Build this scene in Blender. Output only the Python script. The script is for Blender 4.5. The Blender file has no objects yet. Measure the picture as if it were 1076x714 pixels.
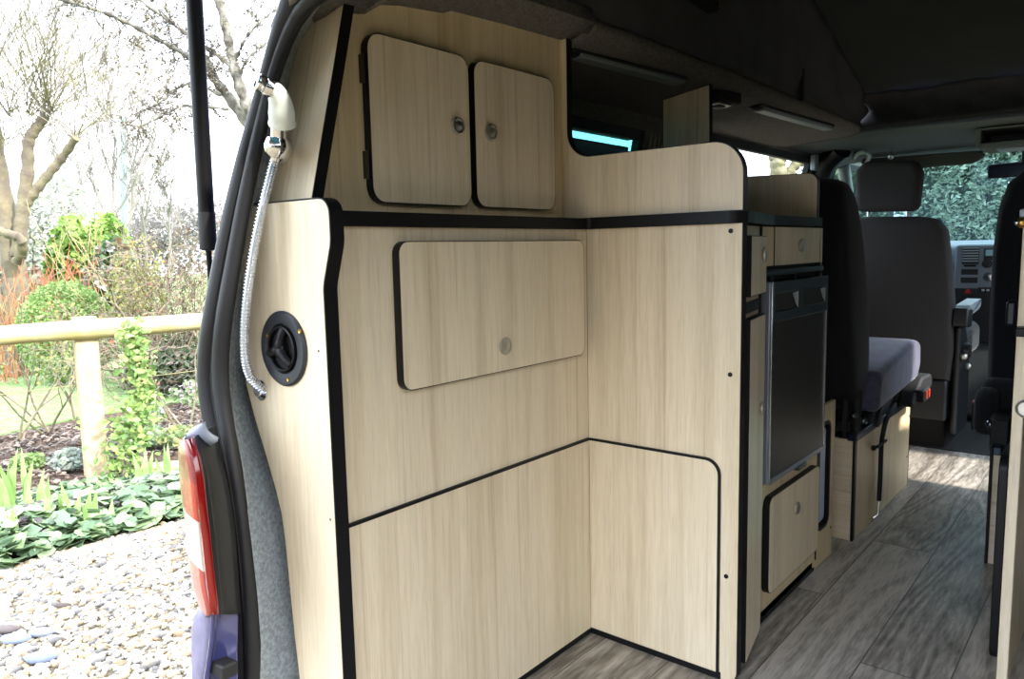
import bpy, bmesh, math, random
import numpy as np
from mathutils import Vector, Matrix
C = bpy.context.scene.collection
SC = bpy.context.scene
PI = math.pi
random.seed(7); RNG = np.random.default_rng(7)

# ------------------------------------------------------------------ camera
CAM = np.array([.8817, -1.3021, .8285]); YAW, PITCH, ROLL, FPX = .6953, -.1169, -.0218, 796.17
_c, _s = math.cos(YAW), math.sin(YAW)
FW = np.array([-_s*math.cos(PITCH), _c*math.cos(PITCH), math.sin(PITCH)])
_r = np.array([_c, _s, 0]); _u = np.cross(_r, FW)
RT = _r*math.cos(ROLL)+_u*math.sin(ROLL); UP = -_r*math.sin(ROLL)+_u*math.cos(ROLL)
cd = bpy.data.cameras.new('camera'); cam = bpy.data.objects.new('camera', cd); C.objects.link(cam)
cd.sensor_width = 36; cd.lens = FPX/1076*36; cd.clip_start = .02; cd.clip_end = 500
cam.matrix_world = Matrix([[RT[0], UP[0], -FW[0], CAM[0]], [RT[1], UP[1], -FW[1], CAM[1]], [RT[2], UP[2], -FW[2], CAM[2]], [0, 0, 0, 1]])
SC.camera = cam
# ------------------------------------------------------------------ light
SC.view_settings.view_transform = 'Standard'; SC.view_settings.look = 'None'
SC.view_settings.exposure = 2.84; SC.view_settings.gamma = 1; SC.view_settings.use_curve_mapping = False
w = bpy.data.worlds.new('sky'); SC.world = w; w.use_nodes = True
nt = w.node_tree; nt.nodes.clear()
wo = nt.nodes.new('ShaderNodeOutputWorld'); bg = nt.nodes.new('ShaderNodeBackground')
tc = nt.nodes.new('ShaderNodeTexCoord'); nz = nt.nodes.new('ShaderNodeTexNoise'); cr = nt.nodes.new('ShaderNodeValToRGB')
nz.inputs['Scale'].default_value = 2.2; nz.inputs['Detail'].default_value = 5
cr.color_ramp.elements[0].position = .36; cr.color_ramp.elements[0].color = (.62, .80, 1.12, 1)
cr.color_ramp.elements[1].position = .56; cr.color_ramp.elements[1].color = (.95, .98, 1.04, 1)
nt.links.new(tc.outputs['Generated'], nz.inputs['Vector']); nt.links.new(nz.outputs['Fac'], cr.inputs['Fac'])
sx_ = nt.nodes.new('ShaderNodeSeparateXYZ'); mr_ = nt.nodes.new('ShaderNodeMapRange'); mr_.inputs[1].default_value = 0; mr_.inputs[2].default_value = .8
mr_.inputs[3].default_value = .62; mr_.inputs[4].default_value = 1.35; nt.links.new(tc.outputs['Generated'], sx_.inputs[0]); nt.links.new(sx_.outputs[2], mr_.inputs[0]); nt.links.new(mr_.outputs[0], bg.inputs['Strength'])
nt.links.new(cr.outputs['Color'], bg.inputs['Color']); nt.links.new(bg.outputs['Background'], wo.inputs['Surface'])
bg.inputs['Strength'].default_value = 1.0
sl = bpy.data.lights.new('sun', 'SUN'); sun = bpy.data.objects.new('sun', sl); C.objects.link(sun)
sl.energy = 1.6; sl.angle = math.radians(4); sl.color = (1, .95, .86)
sun.rotation_euler = Vector((-.75, -.06, -.66)).to_track_quat('-Z', 'Y').to_euler()   # from the front right of the van

# ------------------------------------------------------------------ helpers
def ray(px, py): return FW+RT*(px-538)/FPX-UP*(py-357)/FPX
def at(px, py, ax, v):
    d = ray(px, py); i = 'xyz'.index(ax); return CAM+d*((v-CAM[i])/d[i])
def dp(px, py, dist): return CAM+ray(px, py)*dist

LK = 1.
def lin(c):
    return tuple(LK*((x/12.92) if x <= .04045 else ((x+.055)/1.055)**2.4) for x in [k/255 for k in c])
def nodes(m): 
    m.use_nodes = True; n = m.node_tree.nodes; return n, m.node_tree.links, n['Principled BSDF']
def mat(name, rgb, rough=.5, metal=0, var=0, scale=40, bump=0, bscale=None, spec=None, coat=0, sheen=0, emit=None, rgb2=None, sub=0):
    m = bpy.data.materials.new(name); n, l, b = nodes(m); c = lin(rgb)
    b.inputs['Base Color'].default_value = (*c, 1); b.inputs['Roughness'].default_value = rough; b.inputs['Metallic'].default_value = metal
    if spec is not None: b.inputs['Specular IOR Level'].default_value = spec
    if coat: b.inputs['Coat Weight'].default_value = coat
    if sheen: b.inputs['Sheen Weight'].default_value = sheen
    t = n.new('ShaderNodeTexCoord')
    if var or rgb2:
        z = n.new('ShaderNodeTexNoise'); z.inputs['Scale'].default_value = scale; z.inputs['Detail'].default_value = 4
        r = n.new('ShaderNodeValToRGB'); l.new(t.outputs['Object'], z.inputs['Vector']); l.new(z.outputs['Fac'], r.inputs['Fac'])
        c2 = lin(rgb2) if rgb2 else tuple(x*(1+var) for x in c); c1 = c if rgb2 else tuple(x*(1-var) for x in c)
        r.color_ramp.elements[0].position = .35; r.color_ramp.elements[1].position = .65
        r.color_ramp.elements[0].color = (*c1, 1); r.color_ramp.elements[1].color = (*c2, 1); l.new(r.outputs['Color'], b.inputs['Base Color'])
    if bump:
        z = n.new('ShaderNodeTexNoise'); z.inputs['Scale'].default_value = bscale or scale; z.inputs['Detail'].default_value = 5
        u = n.new('ShaderNodeBump'); u.inputs['Strength'].default_value = bump; u.inputs['Distance'].default_value = .01
        l.new(t.outputs['Object'], z.inputs['Vector']); l.new(z.outputs['Fac'], u.inputs['Height']); l.new(u.outputs['Normal'], b.inputs['Normal'])
    return m
def wood(name, base, dark, along='z', seed=0., rough=.42, streak=.75, also=None):
    m = bpy.data.materials.new(name); n, l, b = nodes(m)
    t = n.new('ShaderNodeTexCoord'); mp = n.new('ShaderNodeMapping'); l.new(t.outputs['Object'], mp.inputs['Vector'])
    s = [1, 1, 1]; s['xyz'.index(along)] = .035
    if also: s['xyz'.index(also)] = .035
    mp.inputs['Scale'].default_value = s; mp.inputs['Location'].default_value = (seed, seed*1.7, seed*.3)
    def noise(sc, det, ro=.6):
        z = n.new('ShaderNodeTexNoise'); z.inputs['Scale'].default_value = sc; z.inputs['Detail'].default_value = det; z.inputs['Roughness'].default_value = ro
        l.new(mp.outputs['Vector'], z.inputs['Vector']); return z
    a = noise(22, 3); f = noise(190, 3, .7); g = noise(520, 2)
    r = n.new('ShaderNodeValToRGB'); l.new(a.outputs['Fac'], r.inputs['Fac']); e = r.color_ramp.elements
    e[0].position = .30; e[0].color = (*lin(dark), 1); e[1].position = .52; e[1].color = (*lin(base), 1)
    x = r.color_ramp.elements.new(.75); x.color = (*[min(1, k*1.06) for k in lin(base)], 1)
    mp3 = n.new('ShaderNodeMapping'); l.new(t.outputs['Object'], mp3.inputs['Vector']); s3 = [1, 1, 1]; s3['xyz'.index(along)] = .012
    if also: s3['xyz'.index(also)] = .012
    mp3 = mp3; mp3.inputs['Scale'].default_value = s3; mp3.inputs['Location'].default_value = (seed*2, seed, 0)
    ln = n.new('ShaderNodeTexNoise'); ln.inputs['Scale'].default_value = 95; ln.inputs['Detail'].default_value = 1.5; l.new(mp3.outputs['Vector'], ln.inputs['Vector'])
    rl = n.new('ShaderNodeValToRGB'); l.new(ln.outputs['Fac'], rl.inputs['Fac']); rl.color_ramp.elements[0].position = .27; rl.color_ramp.elements[0].color = (.72, .64, .54, 1); rl.color_ramp.elements[1].position = .37; rl.color_ramp.elements[1].color = (1, 1, 1, 1)
    ml = n.new('ShaderNodeMixRGB'); ml.blend_type = 'MULTIPLY'; ml.inputs['Fac'].default_value = .55; l.new(r.outputs['Color'], ml.inputs['Color1']); l.new(rl.outputs['Color'], ml.inputs['Color2'])
    r2 = n.new('ShaderNodeValToRGB'); l.new(f.outputs['Fac'], r2.inputs['Fac']); e = r2.color_ramp.elements
    e[0].position = .34; e[0].color = (streak, streak*.97, streak*.93, 1); e[1].position = .50; e[1].color = (1, 1, 1, 1)
    mx = n.new('ShaderNodeMixRGB'); mx.blend_type = 'MULTIPLY'; mx.inputs['Fac'].default_value = .38
    l.new(ml.outputs['Color'], mx.inputs['Color1']); l.new(r2.outputs['Color'], mx.inputs['Color2'])
    r3 = n.new('ShaderNodeValToRGB'); l.new(g.outputs['Fac'], r3.inputs['Fac']); e = r3.color_ramp.elements
    e[0].position = .35; e[0].color = (.86, .85, .83, 1); e[1].position = .6; e[1].color = (1, 1, 1, 1)
    m2 = n.new('ShaderNodeMixRGB'); m2.blend_type = 'MULTIPLY'; m2.inputs['Fac'].default_value = .6
    l.new(mx.outputs['Color'], m2.inputs['Color1']); l.new(r3.outputs['Color'], m2.inputs['Color2'])
    l.new(m2.outputs['Color'], b.inputs['Base Color']); b.inputs['Roughness'].default_value = rough
    return m
def attr_mat(name, rough=.7, trans=0):
    m = bpy.data.materials.new(name); n, l, b = nodes(m)
    a = n.new('ShaderNodeAttribute'); a.attribute_name = 'tone'; l.new(a.outputs['Color'], b.inputs['Base Color'])
    b.inputs['Roughness'].default_value = rough; b.inputs['Specular IOR Level'].default_value = .3
    if trans:
        td = n.new('ShaderNodeBsdfTranslucent'); mx = n.new('ShaderNodeMixShader'); mx.inputs[0].default_value = trans
        l.new(a.outputs['Color'], td.inputs['Color']); l.new(b.outputs[0], mx.inputs[1]); l.new(td.outputs[0], mx.inputs[2])
        l.new(mx.outputs[0], n['Material Output'].inputs['Surface'])
    return m
def glass(name, tint, gloss=.08, rough=.0):
    m = bpy.data.materials.new(name); m.use_nodes = True; n = m.node_tree.nodes; l = m.node_tree.links; n.clear()
    o = n.new('ShaderNodeOutputMaterial'); t = n.new('ShaderNodeBsdfTransparent'); g = n.new('ShaderNodeBsdfGlossy'); x = n.new('ShaderNodeMixShader')
    t.inputs['Color'].default_value = (*tint, 1); g.inputs['Roughness'].default_value = rough; x.inputs[0].default_value = gloss
    l.new(t.outputs[0], x.inputs[1]); l.new(g.outputs[0], x.inputs[2]); l.new(x.outputs[0], o.inputs['Surface']); return m

class G:
    def __init__(s): s.v = []; s.f = []; s.col = []
    def add(s, vs, fs):
        o = len(s.v); s.v += [tuple(map(float, p)) for p in vs]; s.f += [tuple(o+i for i in f) for f in fs]; return s
    def box(s, x0, x1, y0, y1, z0, z1):
        vs = [(x, y, z) for z in (z0, z1) for y in (y0, y1) for x in (x0, x1)]
        return s.add(vs, [(0, 2, 3, 1), (4, 5, 7, 6), (0, 1, 5, 4), (2, 6, 7, 3), (0, 4, 6, 2), (1, 3, 7, 5)])
    def prism(s, poly, ax, a, b):
        def P(p, h): return {'x': (h, p[0], p[1]), 'y': (p[0], h, p[1]), 'z': (p[0], p[1], h)}[ax]
        n = len(poly); vs = [P(p, a) for p in poly]+[P(p, b) for p in poly]
        return s.add(vs, [tuple(range(n)), tuple(range(2*n-1, n-1, -1))]+[(i, (i+1) % n, n+(i+1) % n, n+i) for i in range(n)])
    def tube(s, pts, r, n=8, closed=False, caps=True):
        pts = [Vector(p) for p in pts]; N = len(pts); rs = r if isinstance(r, (list, tuple, np.ndarray)) else [r]*N
        prev = None; vs = []
        for i, p in enumerate(pts):
            t = (pts[min(i+1, N-1)]-pts[max(i-1, 0)]) if not closed else (pts[(i+1) % N]-pts[i-1]); t.normalize()
            if prev is None:
                a = Vector((0, 0, 1)) if abs(t.z) < .9 else Vector((1, 0, 0)); q = a-t*a.dot(t)
            else: q = prev-t*prev.dot(t)
            q.normalize(); prev = q; b = t.cross(q)
            for k in range(n):
                an = 2*PI*k/n; vs.append(p+(q*math.cos(an)+b*math.sin(an))*rs[i])
        fs = [(i*n+k, i*n+(k+1) % n, (i+1)*n+(k+1) % n, (i+1)*n+k) for i in range(N-1) for k in range(n)]
        if closed: fs += [((N-1)*n+k, (N-1)*n+(k+1) % n, (k+1) % n, k) for k in range(n)]
        elif caps: fs += [tuple(range(n))[::-1], tuple((N-1)*n+k for k in range(n))]
        return s.add(vs, fs)
    def lathe(s, prof, org, d, n=24, caps=True):
        d = Vector(d).normalized(); a = Vector((0, 0, 1)) if abs(d.z) < .9 else Vector((1, 0, 0)); q = (a-d*a.dot(d)).normalized(); b = d.cross(q); org = Vector(org)
        vs = []
        for r, h in prof:
            for k in range(n):
                an = 2*PI*k/n; vs.append(org+d*h+(q*math.cos(an)+b*math.sin(an))*r)
        m = len(prof); fs = [(i*n+k, i*n+(k+1) % n, (i+1)*n+(k+1) % n, (i+1)*n+k) for i in range(m-1) for k in range(n)]
        if caps: fs += [tuple(range(n))[::-1], tuple((m-1)*n+k for k in range(n))]
        return s.add(vs, fs)
    def ball(s, c, r, n=12, m=8):
        rx, ry, rz = r if isinstance(r, (tuple, list)) else (r, r, r); vs = [(c[0], c[1], c[2]+rz)]
        for j in range(1, m):
            th = PI*j/m
            for k in range(n): vs.append((c[0]+rx*math.sin(th)*math.cos(2*PI*k/n), c[1]+ry*math.sin(th)*math.sin(2*PI*k/n), c[2]+rz*math.cos(th)))
        vs.append((c[0], c[1], c[2]-rz)); L = len(vs)-1
        fs = [(0, 1+k, 1+(k+1) % n) for k in range(n)]+[(L, L-n+(k+1) % n, L-n+k) for k in range(n)]
        for j in range(m-2):
            fs += [(1+j*n+k, 1+(j+1)*n+k, 1+(j+1)*n+(k+1) % n, 1+j*n+(k+1) % n) for k in range(n)]
        return s.add(vs, fs)
    def loft(s, rows):            # rows of equally many points
        m, n = len(rows), len(rows[0])
        return s.add([p for r in rows for p in r], [(i*n+k, i*n+k+1, (i+1)*n+k+1, (i+1)*n+k) for i in range(m-1) for k in range(n-1)])
    def band(s, path, ax, a, b, t, closed=False, side=1):   # edging strip along a 2D path
        n = len(path); out = []
        for i, p in enumerate(path):
            p0 = path[i-1] if (closed or i > 0) else p; p1 = path[(i+1) % n] if (closed or i < n-1) else p
            def nrm(u, v):
                dx, dy = v[0]-u[0], v[1]-u[1]; L = math.hypot(dx, dy) or 1; return (dy/L, -dx/L)
            n0 = nrm(p0, p) if p0 != p else nrm(p, p1); n1 = nrm(p, p1) if p1 != p else n0
            mx, my = n0[0]+n1[0], n0[1]+n1[1]; q = max(.4, (1+n0[0]*n1[0]+n0[1]*n1[1]))
            out.append((p[0]+side*t*mx/q, p[1]+side*t*my/q))
        def P(p, h): return {'x': (h, p[0], p[1]), 'y': (p[0], h, p[1]), 'z': (p[0], p[1], h)}[ax]
        vs = []
        for p, q in zip(path, out): vs += [P(p, a), P(q, a), P(q, b), P(p, b)]
        fs = []; R = n if closed else n-1
        for i in range(R):
            j = (i+1) % n
            for k in range(4): fs.append((i*4+k, i*4+(k+1) % 4, j*4+(k+1) % 4, j*4+k))
        if not closed: fs += [(0, 3, 2, 1), ((n-1)*4, (n-1)*4+1, (n-1)*4+2, (n-1)*4+3)]
        return s.add(vs, fs)
def rp(pts, seg=6):                 # rounded polygon: (u, v, radius)
    n = len(pts); out = []
    for i in range(n):
        p = Vector(pts[i][:2]); r = pts[i][2] if len(pts[i]) > 2 else 0
        if r <= 0: out.append(tuple(p)); continue
        a = (Vector(pts[i-1][:2])-p).normalized(); b = (Vector(pts[(i+1) % n][:2])-p).normalized()
        ang = a.angle(b); d = r/math.tan(ang/2); c = p+(a+b).normalized()*(r/math.sin(ang/2))
        s0 = p+a*d-c; s1 = p+b*d-c; t0 = math.atan2(s0.y, s0.x); dt = math.atan2(s1.y, s1.x)-t0
        while dt > PI: dt -= 2*PI
        while dt < -PI: dt += 2*PI
        for k in range(seg+1): out.append((c.x+r*math.cos(t0+dt*k/seg), c.y+r*math.sin(t0+dt*k/seg)))
    return out
def rr(a, b, c, d, r): return rp([(a, c, r), (b, c, r), (b, d, r), (a, d, r)])
def spline(pts, k=8):
    P = [Vector(p) for p in pts]; P = [P[0]*2-P[1]]+P+[P[-1]*2-P[-2]]; out = []
    for i in range(1, len(P)-2):
        for j in range(k):
            t = j/k; out.append(.5*((2*P[i])+(P[i+1]-P[i-1])*t+(2*P[i-1]-5*P[i]+4*P[i+1]-P[i+2])*t*t+(3*P[i]-P[i-1]-3*P[i+1]+P[i+2])*t**3))
    out.append(P[-2]); return out

def ob(name, g, m, parent=None, bev=0, seg=2, smooth=None, sub=0, solid=0, label=None):
    me = bpy.data.meshes.new(name); off = Vector(parent['_o']) if parent is not None else Vector((0, 0, 0))
    me.from_pydata([tuple(Vector(v)-off) for v in g.v], [], g.f)
    bm = bmesh.new(); bm.from_mesh(me); bmesh.ops.recalc_face_normals(bm, faces=bm.faces); bm.to_mesh(me); bm.free()
    if g.col:
        ca = me.color_attributes.new('tone', 'FLOAT_COLOR', 'POINT'); ca.data.foreach_set('color', np.array(g.col, dtype=np.float32).ravel())
    me.materials.append(m); o = bpy.data.objects.new(name, me); C.objects.link(o)
    if parent is not None: o.parent = parent; o['_o'] = tuple(off)
    if solid: q = o.modifiers.new('s', 'SOLIDIFY'); q.thickness = solid; q.offset = 0
    if bev: q = o.modifiers.new('b', 'BEVEL'); q.width = bev; q.segments = seg; q.limit_method = 'ANGLE'; q.angle_limit = math.radians(40)
    if sub: q = o.modifiers.new('u', 'SUBSURF'); q.levels = sub; q.render_levels = sub
    if smooth is None: smooth = bool(sub)
    if smooth or bev:
        me.shade_smooth()
        if not sub: 
            try: me.set_sharp_from_angle(angle=math.radians(38))
            except Exception: pass
    if label: o['label'] = label
    return o
def thing(name, label, cat, loc, group=None, kind=None):
    o = bpy.data.objects.new(name, None); C.objects.link(o); o.location = tuple(map(float, loc)); o['_o'] = tuple(map(float, loc))
    o.empty_display_size = .05; o['label'] = label; o['category'] = cat
    if group: o['group'] = group
    if kind: o['kind'] = kind
    return o
def tag(o, label, cat, group=None, kind=None):
    o['label'] = label; o['category'] = cat
    if group: o['group'] = group
    if kind: o['kind'] = kind
    return o
def st(name, g, m, **k):
    o = ob(name, g, m, **k); o['kind'] = 'structure'; return o

# ------------------------------------------------------------------ materials
WB, WD = (230, 215, 186), (213, 196, 163)
W1 = wood('pale_oak_a', WB, WD, 'z', 0); W2 = wood('pale_oak_b', WB, WD, 'z', 3.1); W3 = wood('pale_oak_c', WB, WD, 'z', 7.7)
W4 = wood('pale_oak_d', (222, 202, 162), (205, 184, 142), 'z', 11.3)
W5 = wood('pale_oak_e', WB, WD, 'z', 7.7, also='y')
WY = wood('pale_oak_flat', (220, 203, 174), (204, 186, 154), 'x', 5.3)
BLK = mat('black_edging', (20, 20, 21), .42, spec=.22)
BLKM = mat('black_matt', (14, 14, 15), .7)
STEEL = mat('brushed_nickel', (208, 205, 198), .42, 1)
CHR = mat('chrome', (225, 226, 228), .12, 1)
BRASS = mat('brass', (190, 150, 80), .3, 1)
LIN = mat('grey_fleece', (148, 156, 160), .95, var=.25, scale=160, bump=.5, bscale=400)
LINC = mat('grey_fleece_ceiling', (102, 97, 90), .95, var=.25, scale=150, bump=.5, bscale=380)
CANV = mat('dark_canvas', (66, 66, 68), .9, var=.1, scale=12, bump=.25, bscale=18)
ROOF = mat('dark_roof_cloth', (42, 48, 44), .95, var=.1, scale=8)
SEAL = mat('black_rubber', (25, 26, 29), .5, spec=.4, bump=.1, bscale=300)
BLUE = mat('blue_paint', (58, 62, 112), .22, metal=.3, coat=.8)
BLUED = mat('blue_paint_dusty', (108, 104, 132), .5, metal=.1, var=.2, scale=30)
DGRY = mat('charcoal_plastic', (26, 29, 32), .38)
DASH = mat('blue_grey_plastic', (78, 88, 98), .5)
DASHL = mat('pale_plastic', (160, 170, 178), .45)
HEADL = mat('headliner_grey', (104, 110, 108), .85)
CARP = mat('cab_mat', (30, 32, 34), .9, bump=.4, bscale=300)
CLOTH = mat('navy_cloth', (13, 14, 21), .92, var=.2, scale=200, sheen=.1)
CLOTHB = mat('seat_back_cloth', (42, 40, 40), .85, var=.1, scale=220)
VELV = mat('blue_grey_velour', (70, 72, 94), .9, var=.25, scale=30, sheen=.3)
WHITE = mat('white_plastic', (226, 232, 222), .35)
TANK = mat('pale_blue_plastic', (190, 205, 225), .5)
FRD = mat('fridge_dark', (60, 60, 58), .35, metal=.2, spec=.4)
FRT = mat('fridge_trim', (66, 80, 84), .32, metal=.3)
FRS = mat('fridge_silver', (150, 155, 168), .35, metal=.6)

# ------------------------------------------------------------------ structure: the van shell
def planks(name):
    m = bpy.data.materials.new(name); n, l, b = nodes(m)
    t = n.new('ShaderNodeTexCoord'); sx = n.new('ShaderNodeSeparateXYZ'); l.new(t.outputs['Object'], sx.inputs[0])
    def M(op, a, c=None, d=None):
        q = n.new('ShaderNodeMath'); q.operation = op
        for i, k in enumerate((a, c, d)):
            if k is None: continue
            if isinstance(k, (int, float)): q.inputs[i].default_value = k
            else: l.new(k, q.inputs[i])
        return q.outputs[0]
    u = M('DIVIDE', M('ADD', sx.outputs[0], -.3425+1.51), .151); row = M('FLOOR', u)
    off = M('MULTIPLY', M('FRACT', M('MULTIPLY', row, .618)), 1.1)
    v = M('DIVIDE', M('ADD', sx.outputs[1], off), 1.1); colu = M('FLOOR', v)
    cid = n.new('ShaderNodeCombineXYZ'); l.new(row, cid.inputs[0]); l.new(colu, cid.inputs[1])
    wn = n.new('ShaderNodeTexWhiteNoise'); wn.noise_dimensions = '2D'; l.new(cid.outputs[0], wn.inputs['Vector'])
    fu = M('FRACT', u); fv = M('FRACT', v)
    gap = M('MAXIMUM', M('LESS_THAN', M('MINIMUM', fu, M('SUBTRACT', 1., fu)), .008), M('LESS_THAN', M('MINIMUM', fv, M('SUBTRACT', 1., fv)), .0012))
    mp = n.new('ShaderNodeMapping'); l.new(t.outputs['Object'], mp.inputs['Vector']); mp.inputs['Scale'].default_value = (1, .12, 1)
    sh = n.new('ShaderNodeVectorMath'); sh.operation = 'MULTIPLY_ADD'; sh.inputs[1].default_value = (5, 5, 5); l.new(wn.outputs['Color'], sh.inputs[0]); l.new(mp.outputs[0], sh.inputs[2])
    def noise(sc, det=4, dis=0):
        z = n.new('ShaderNodeTexNoise'); z.inputs['Scale'].default_value = sc; z.inputs['Detail'].default_value = det; z.inputs['Distortion'].default_value = dis
        l.new(sh.outputs[0], z.inputs['Vector']); return z.outputs['Fac']
    rings = M('FRACT', M('MULTIPLY', noise(4, 2, .4), 16)); rings = M('ABSOLUTE', M('SUBTRACT', rings, .5))
    fine = noise(160, 4)
    val = M('ADD', M('MULTIPLY', wn.outputs['Value'], .26), M('ADD', M('MULTIPLY', rings, .55), M('MULTIPLY', fine, .85)))
    r = n.new('ShaderNodeValToRGB'); l.new(val, r.inputs['Fac']); e = r.color_ramp.elements
    e[0].position = .42; e[0].color = (*lin((96, 90, 82)), 1); e[1].position = .92; e[1].color = (*lin((186, 178, 168)), 1)
    x = e.new(.66); x.color = (*lin((146, 138, 128)), 1)
    mx = n.new('ShaderNodeMixRGB'); l.new(gap, mx.inputs['Fac']); l.new(r.outputs['Color'], mx.inputs['Color1']); mx.inputs['Color2'].default_value = (*lin((70, 66, 60)), 1)
    l.new(mx.outputs[0], b.inputs['Base Color']); b.inputs['Roughness'].default_value = .42
    bu = n.new('ShaderNodeBump'); bu.inputs['Strength'].default_value = .35; bu.inputs['Distance'].default_value = .002
    l.new(M('ADD', fine, rings), bu.inputs['Height']); l.new(bu.outputs[0], b.inputs['Normal'])
    return m
st('floor', G().box(-.42, 1.14, -.74, 2.07, -.03, 0), planks('grey_oak_vinyl'))
o = st('floor_cab', G().box(-.42, 1.14, 2.085, 3.6, -.05, -.012), CARP)
st('trim_1', G().box(-.1, 1.12, 2.06, 2.09, -.03, .004), BLKM)
st('ceiling_chassis', G().box(-.46, 1.18, -.72, 3.5, -.2, -.055), BLKM).name = 'floor_underside'

# window helper: ring wall in the plane x with holes, tilt above z=.85
def tilt(x, z, dx): return x+dx*max(0, z-.85)
def wall_side(name, x, outs, y0, y1, z0, z1, holes, dx, m, th=.03):
    # holes sorted by y: (ya, yb, za, zb)
    g = G(); ys = [y0]
    for h in holes:
        g.box(0, th, ys[-1], h[0], z0, z1); g.box(0, th, h[0], h[1], z0, h[2]); g.box(0, th, h[0], h[1], h[3], z1); ys.append(h[1])
    g.box(0, th, ys[-1], y1, z0, z1)
    # split vertically so that the tilt bends at z=.85
    v2 = []
    for (a, b, c) in g.v: v2.append((x+outs*a+dx*max(0, c-.85)/.4, b, c))
    g.v = v2
    return st(name, g, m)
WDX = .09
# left wall, lining colour, three windows
lw = G()
def wallcell(g, ya, yb, za, zb, x, s, dx, th=.03):
    if zb-za < 1e-4 or yb-ya < 1e-4: return
    zs = [za]+([.85] if za < .85 < zb else [])+[zb]
    for a, b in zip(zs, zs[1:]):
        def X(z): return x+dx*max(0, z-.85)/.4
        vs = [(X(z)+o_, y, z) for z in (a, b) for y in (ya, yb) for o_ in (0, s*th)]
        g.add(vs, [(0, 2, 3, 1), (4, 5, 7, 6), (0, 1, 5, 4), (2, 6, 7, 3), (0, 4, 6, 2), (1, 3, 7, 5)])
def wall(name, x, s, y0, y1, z0, z1, holes, dx, m):
    g = G(); c = y0
    for (ya, yb, za, zb) in holes:
        wallcell(g, c, ya, z0, z1, x, s, dx); wallcell(g, ya, yb, z0, za, x, s, dx); wallcell(g, ya, yb, zb, z1, x, s, dx); c = yb
    wallcell(g, c, y1, z0, z1, x, s, dx); return st(name, g, m)
HL = [(.10, .83, .95, 1.185), (1.10, 2.36, .93, 1.222), (2.72, 3.22, .86, 1.232)]
WL = wall('wall_left', -.42, -1, -.62, 3.32, -.1, 1.30, HL, WDX, LINC)
YST = lambda z: -.575+.62*max(0, min(1, (z-.62)/.7))**1.15*.62
for v in WL.data.vertices:
    if v.co.y < -.6: v.co.y = YST(v.co.z)
wall('wall_right', 1.13, 1, -.62, 3.32, -.1, 1.34, [(.0, .86, .92, 1.2), (1.45, 2.04, .0, 1.22), (2.5, 3.2, .86, 1.22)], -WDX, LINC)
def pane(name, x, ya, yb, za, zb, dx, m, fr=BLKM, frame=True):
    X = lambda z: x+dx*max(0, z-.85)/.4
    g = G(); t = .003
    g.add([(X(z)+q, y, z) for q in (-t, t) for (y, z) in ((ya, za), (yb, za), (yb, zb), (ya, zb))], [(0, 1, 2, 3), (7, 6, 5, 4), (0, 4, 5, 1), (1, 5, 6, 2), (2, 6, 7, 3), (3, 7, 4, 0)])
    o = st(name, g, m)
    if frame:
        w_ = .022; g = G()
        for (a, b, c, d) in ((ya-w_*.3, yb+w_*.3, za-w_*.3, za+w_), (ya-w_*.3, yb+w_*.3, zb-w_, zb+w_*.3), (ya-w_*.3, ya+w_, za, zb), (yb-w_, yb+w_*.3, za, zb)):
            g.add([(X(z)+q, y, z) for q in (-.012, .012) for (y, z) in ((a, c), (b, c), (b, d), (a, d))], [(0, 1, 2, 3), (7, 6, 5, 4), (0, 4, 5, 1), (1, 5, 6, 2), (2, 6, 7, 3), (3, 7, 4, 0)])
        f = ob('window_frame', g, fr, None); f.parent = o
    return o
TINTD = glass('dark_privacy_glass', (.06, .16, .17), .06); TINT = glass('privacy_glass', (.30, .62, .62), .06); CLR = glass('clear_glass', (.93, .96, .97), .05); WSG = glass('windscreen_glass', (.62, .74, .76), .1)
w1 = pane('window_1', -.43, *HL[0], WDX, TINT)
w2 = pane('window_2', -.43, *HL[1], WDX, CLR)
pane('window_3', -.43, *HL[2], WDX, CLR)
pane('window_4', 1.14, .0, .86, .92, 1.2, -WDX, TINTD)
pane('window_5', 1.14, 2.5, 3.2, .86, 1.22, -WDX, CLR)
# ceiling side band with its rolled lip, along the left of the roof hole
def band_rows(y, z0=0): 
    return [(-.335, y, 1.235+z0), (-.25, y, 1.243+z0), (-.14, y, 1.248+z0), (-.05, y, 1.252+z0), (-.012, y, 1.262+z0), (.004, y, 1.280+z0), (-.01, y, 1.302+z0), (-.06, y, 1.315+z0), (-.16, y, 1.325+z0), (-.40, y, 1.32+z0)]
st('ceiling_left_edge', G().loft([band_rows(y, dz) for y, dz in ((.0, -.004), (.3, 0), (.9, .002), (1.5, -.002), (1.95, -.006))]), LINC, sub=1, solid=.006).name = 'trim_2'
g = G(); g.loft([[(1.13-.07, y, 1.235), (.95, y, 1.25), (.80, y, 1.262), (.765, y, 1.28), (.78, y, 1.305), (.9, y, 1.32), (1.2, y, 1.33)] for y in (-.52, .6, 1.2, 1.95)])
st('trim_3', g, LINC, sub=1, solid=.006)
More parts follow.
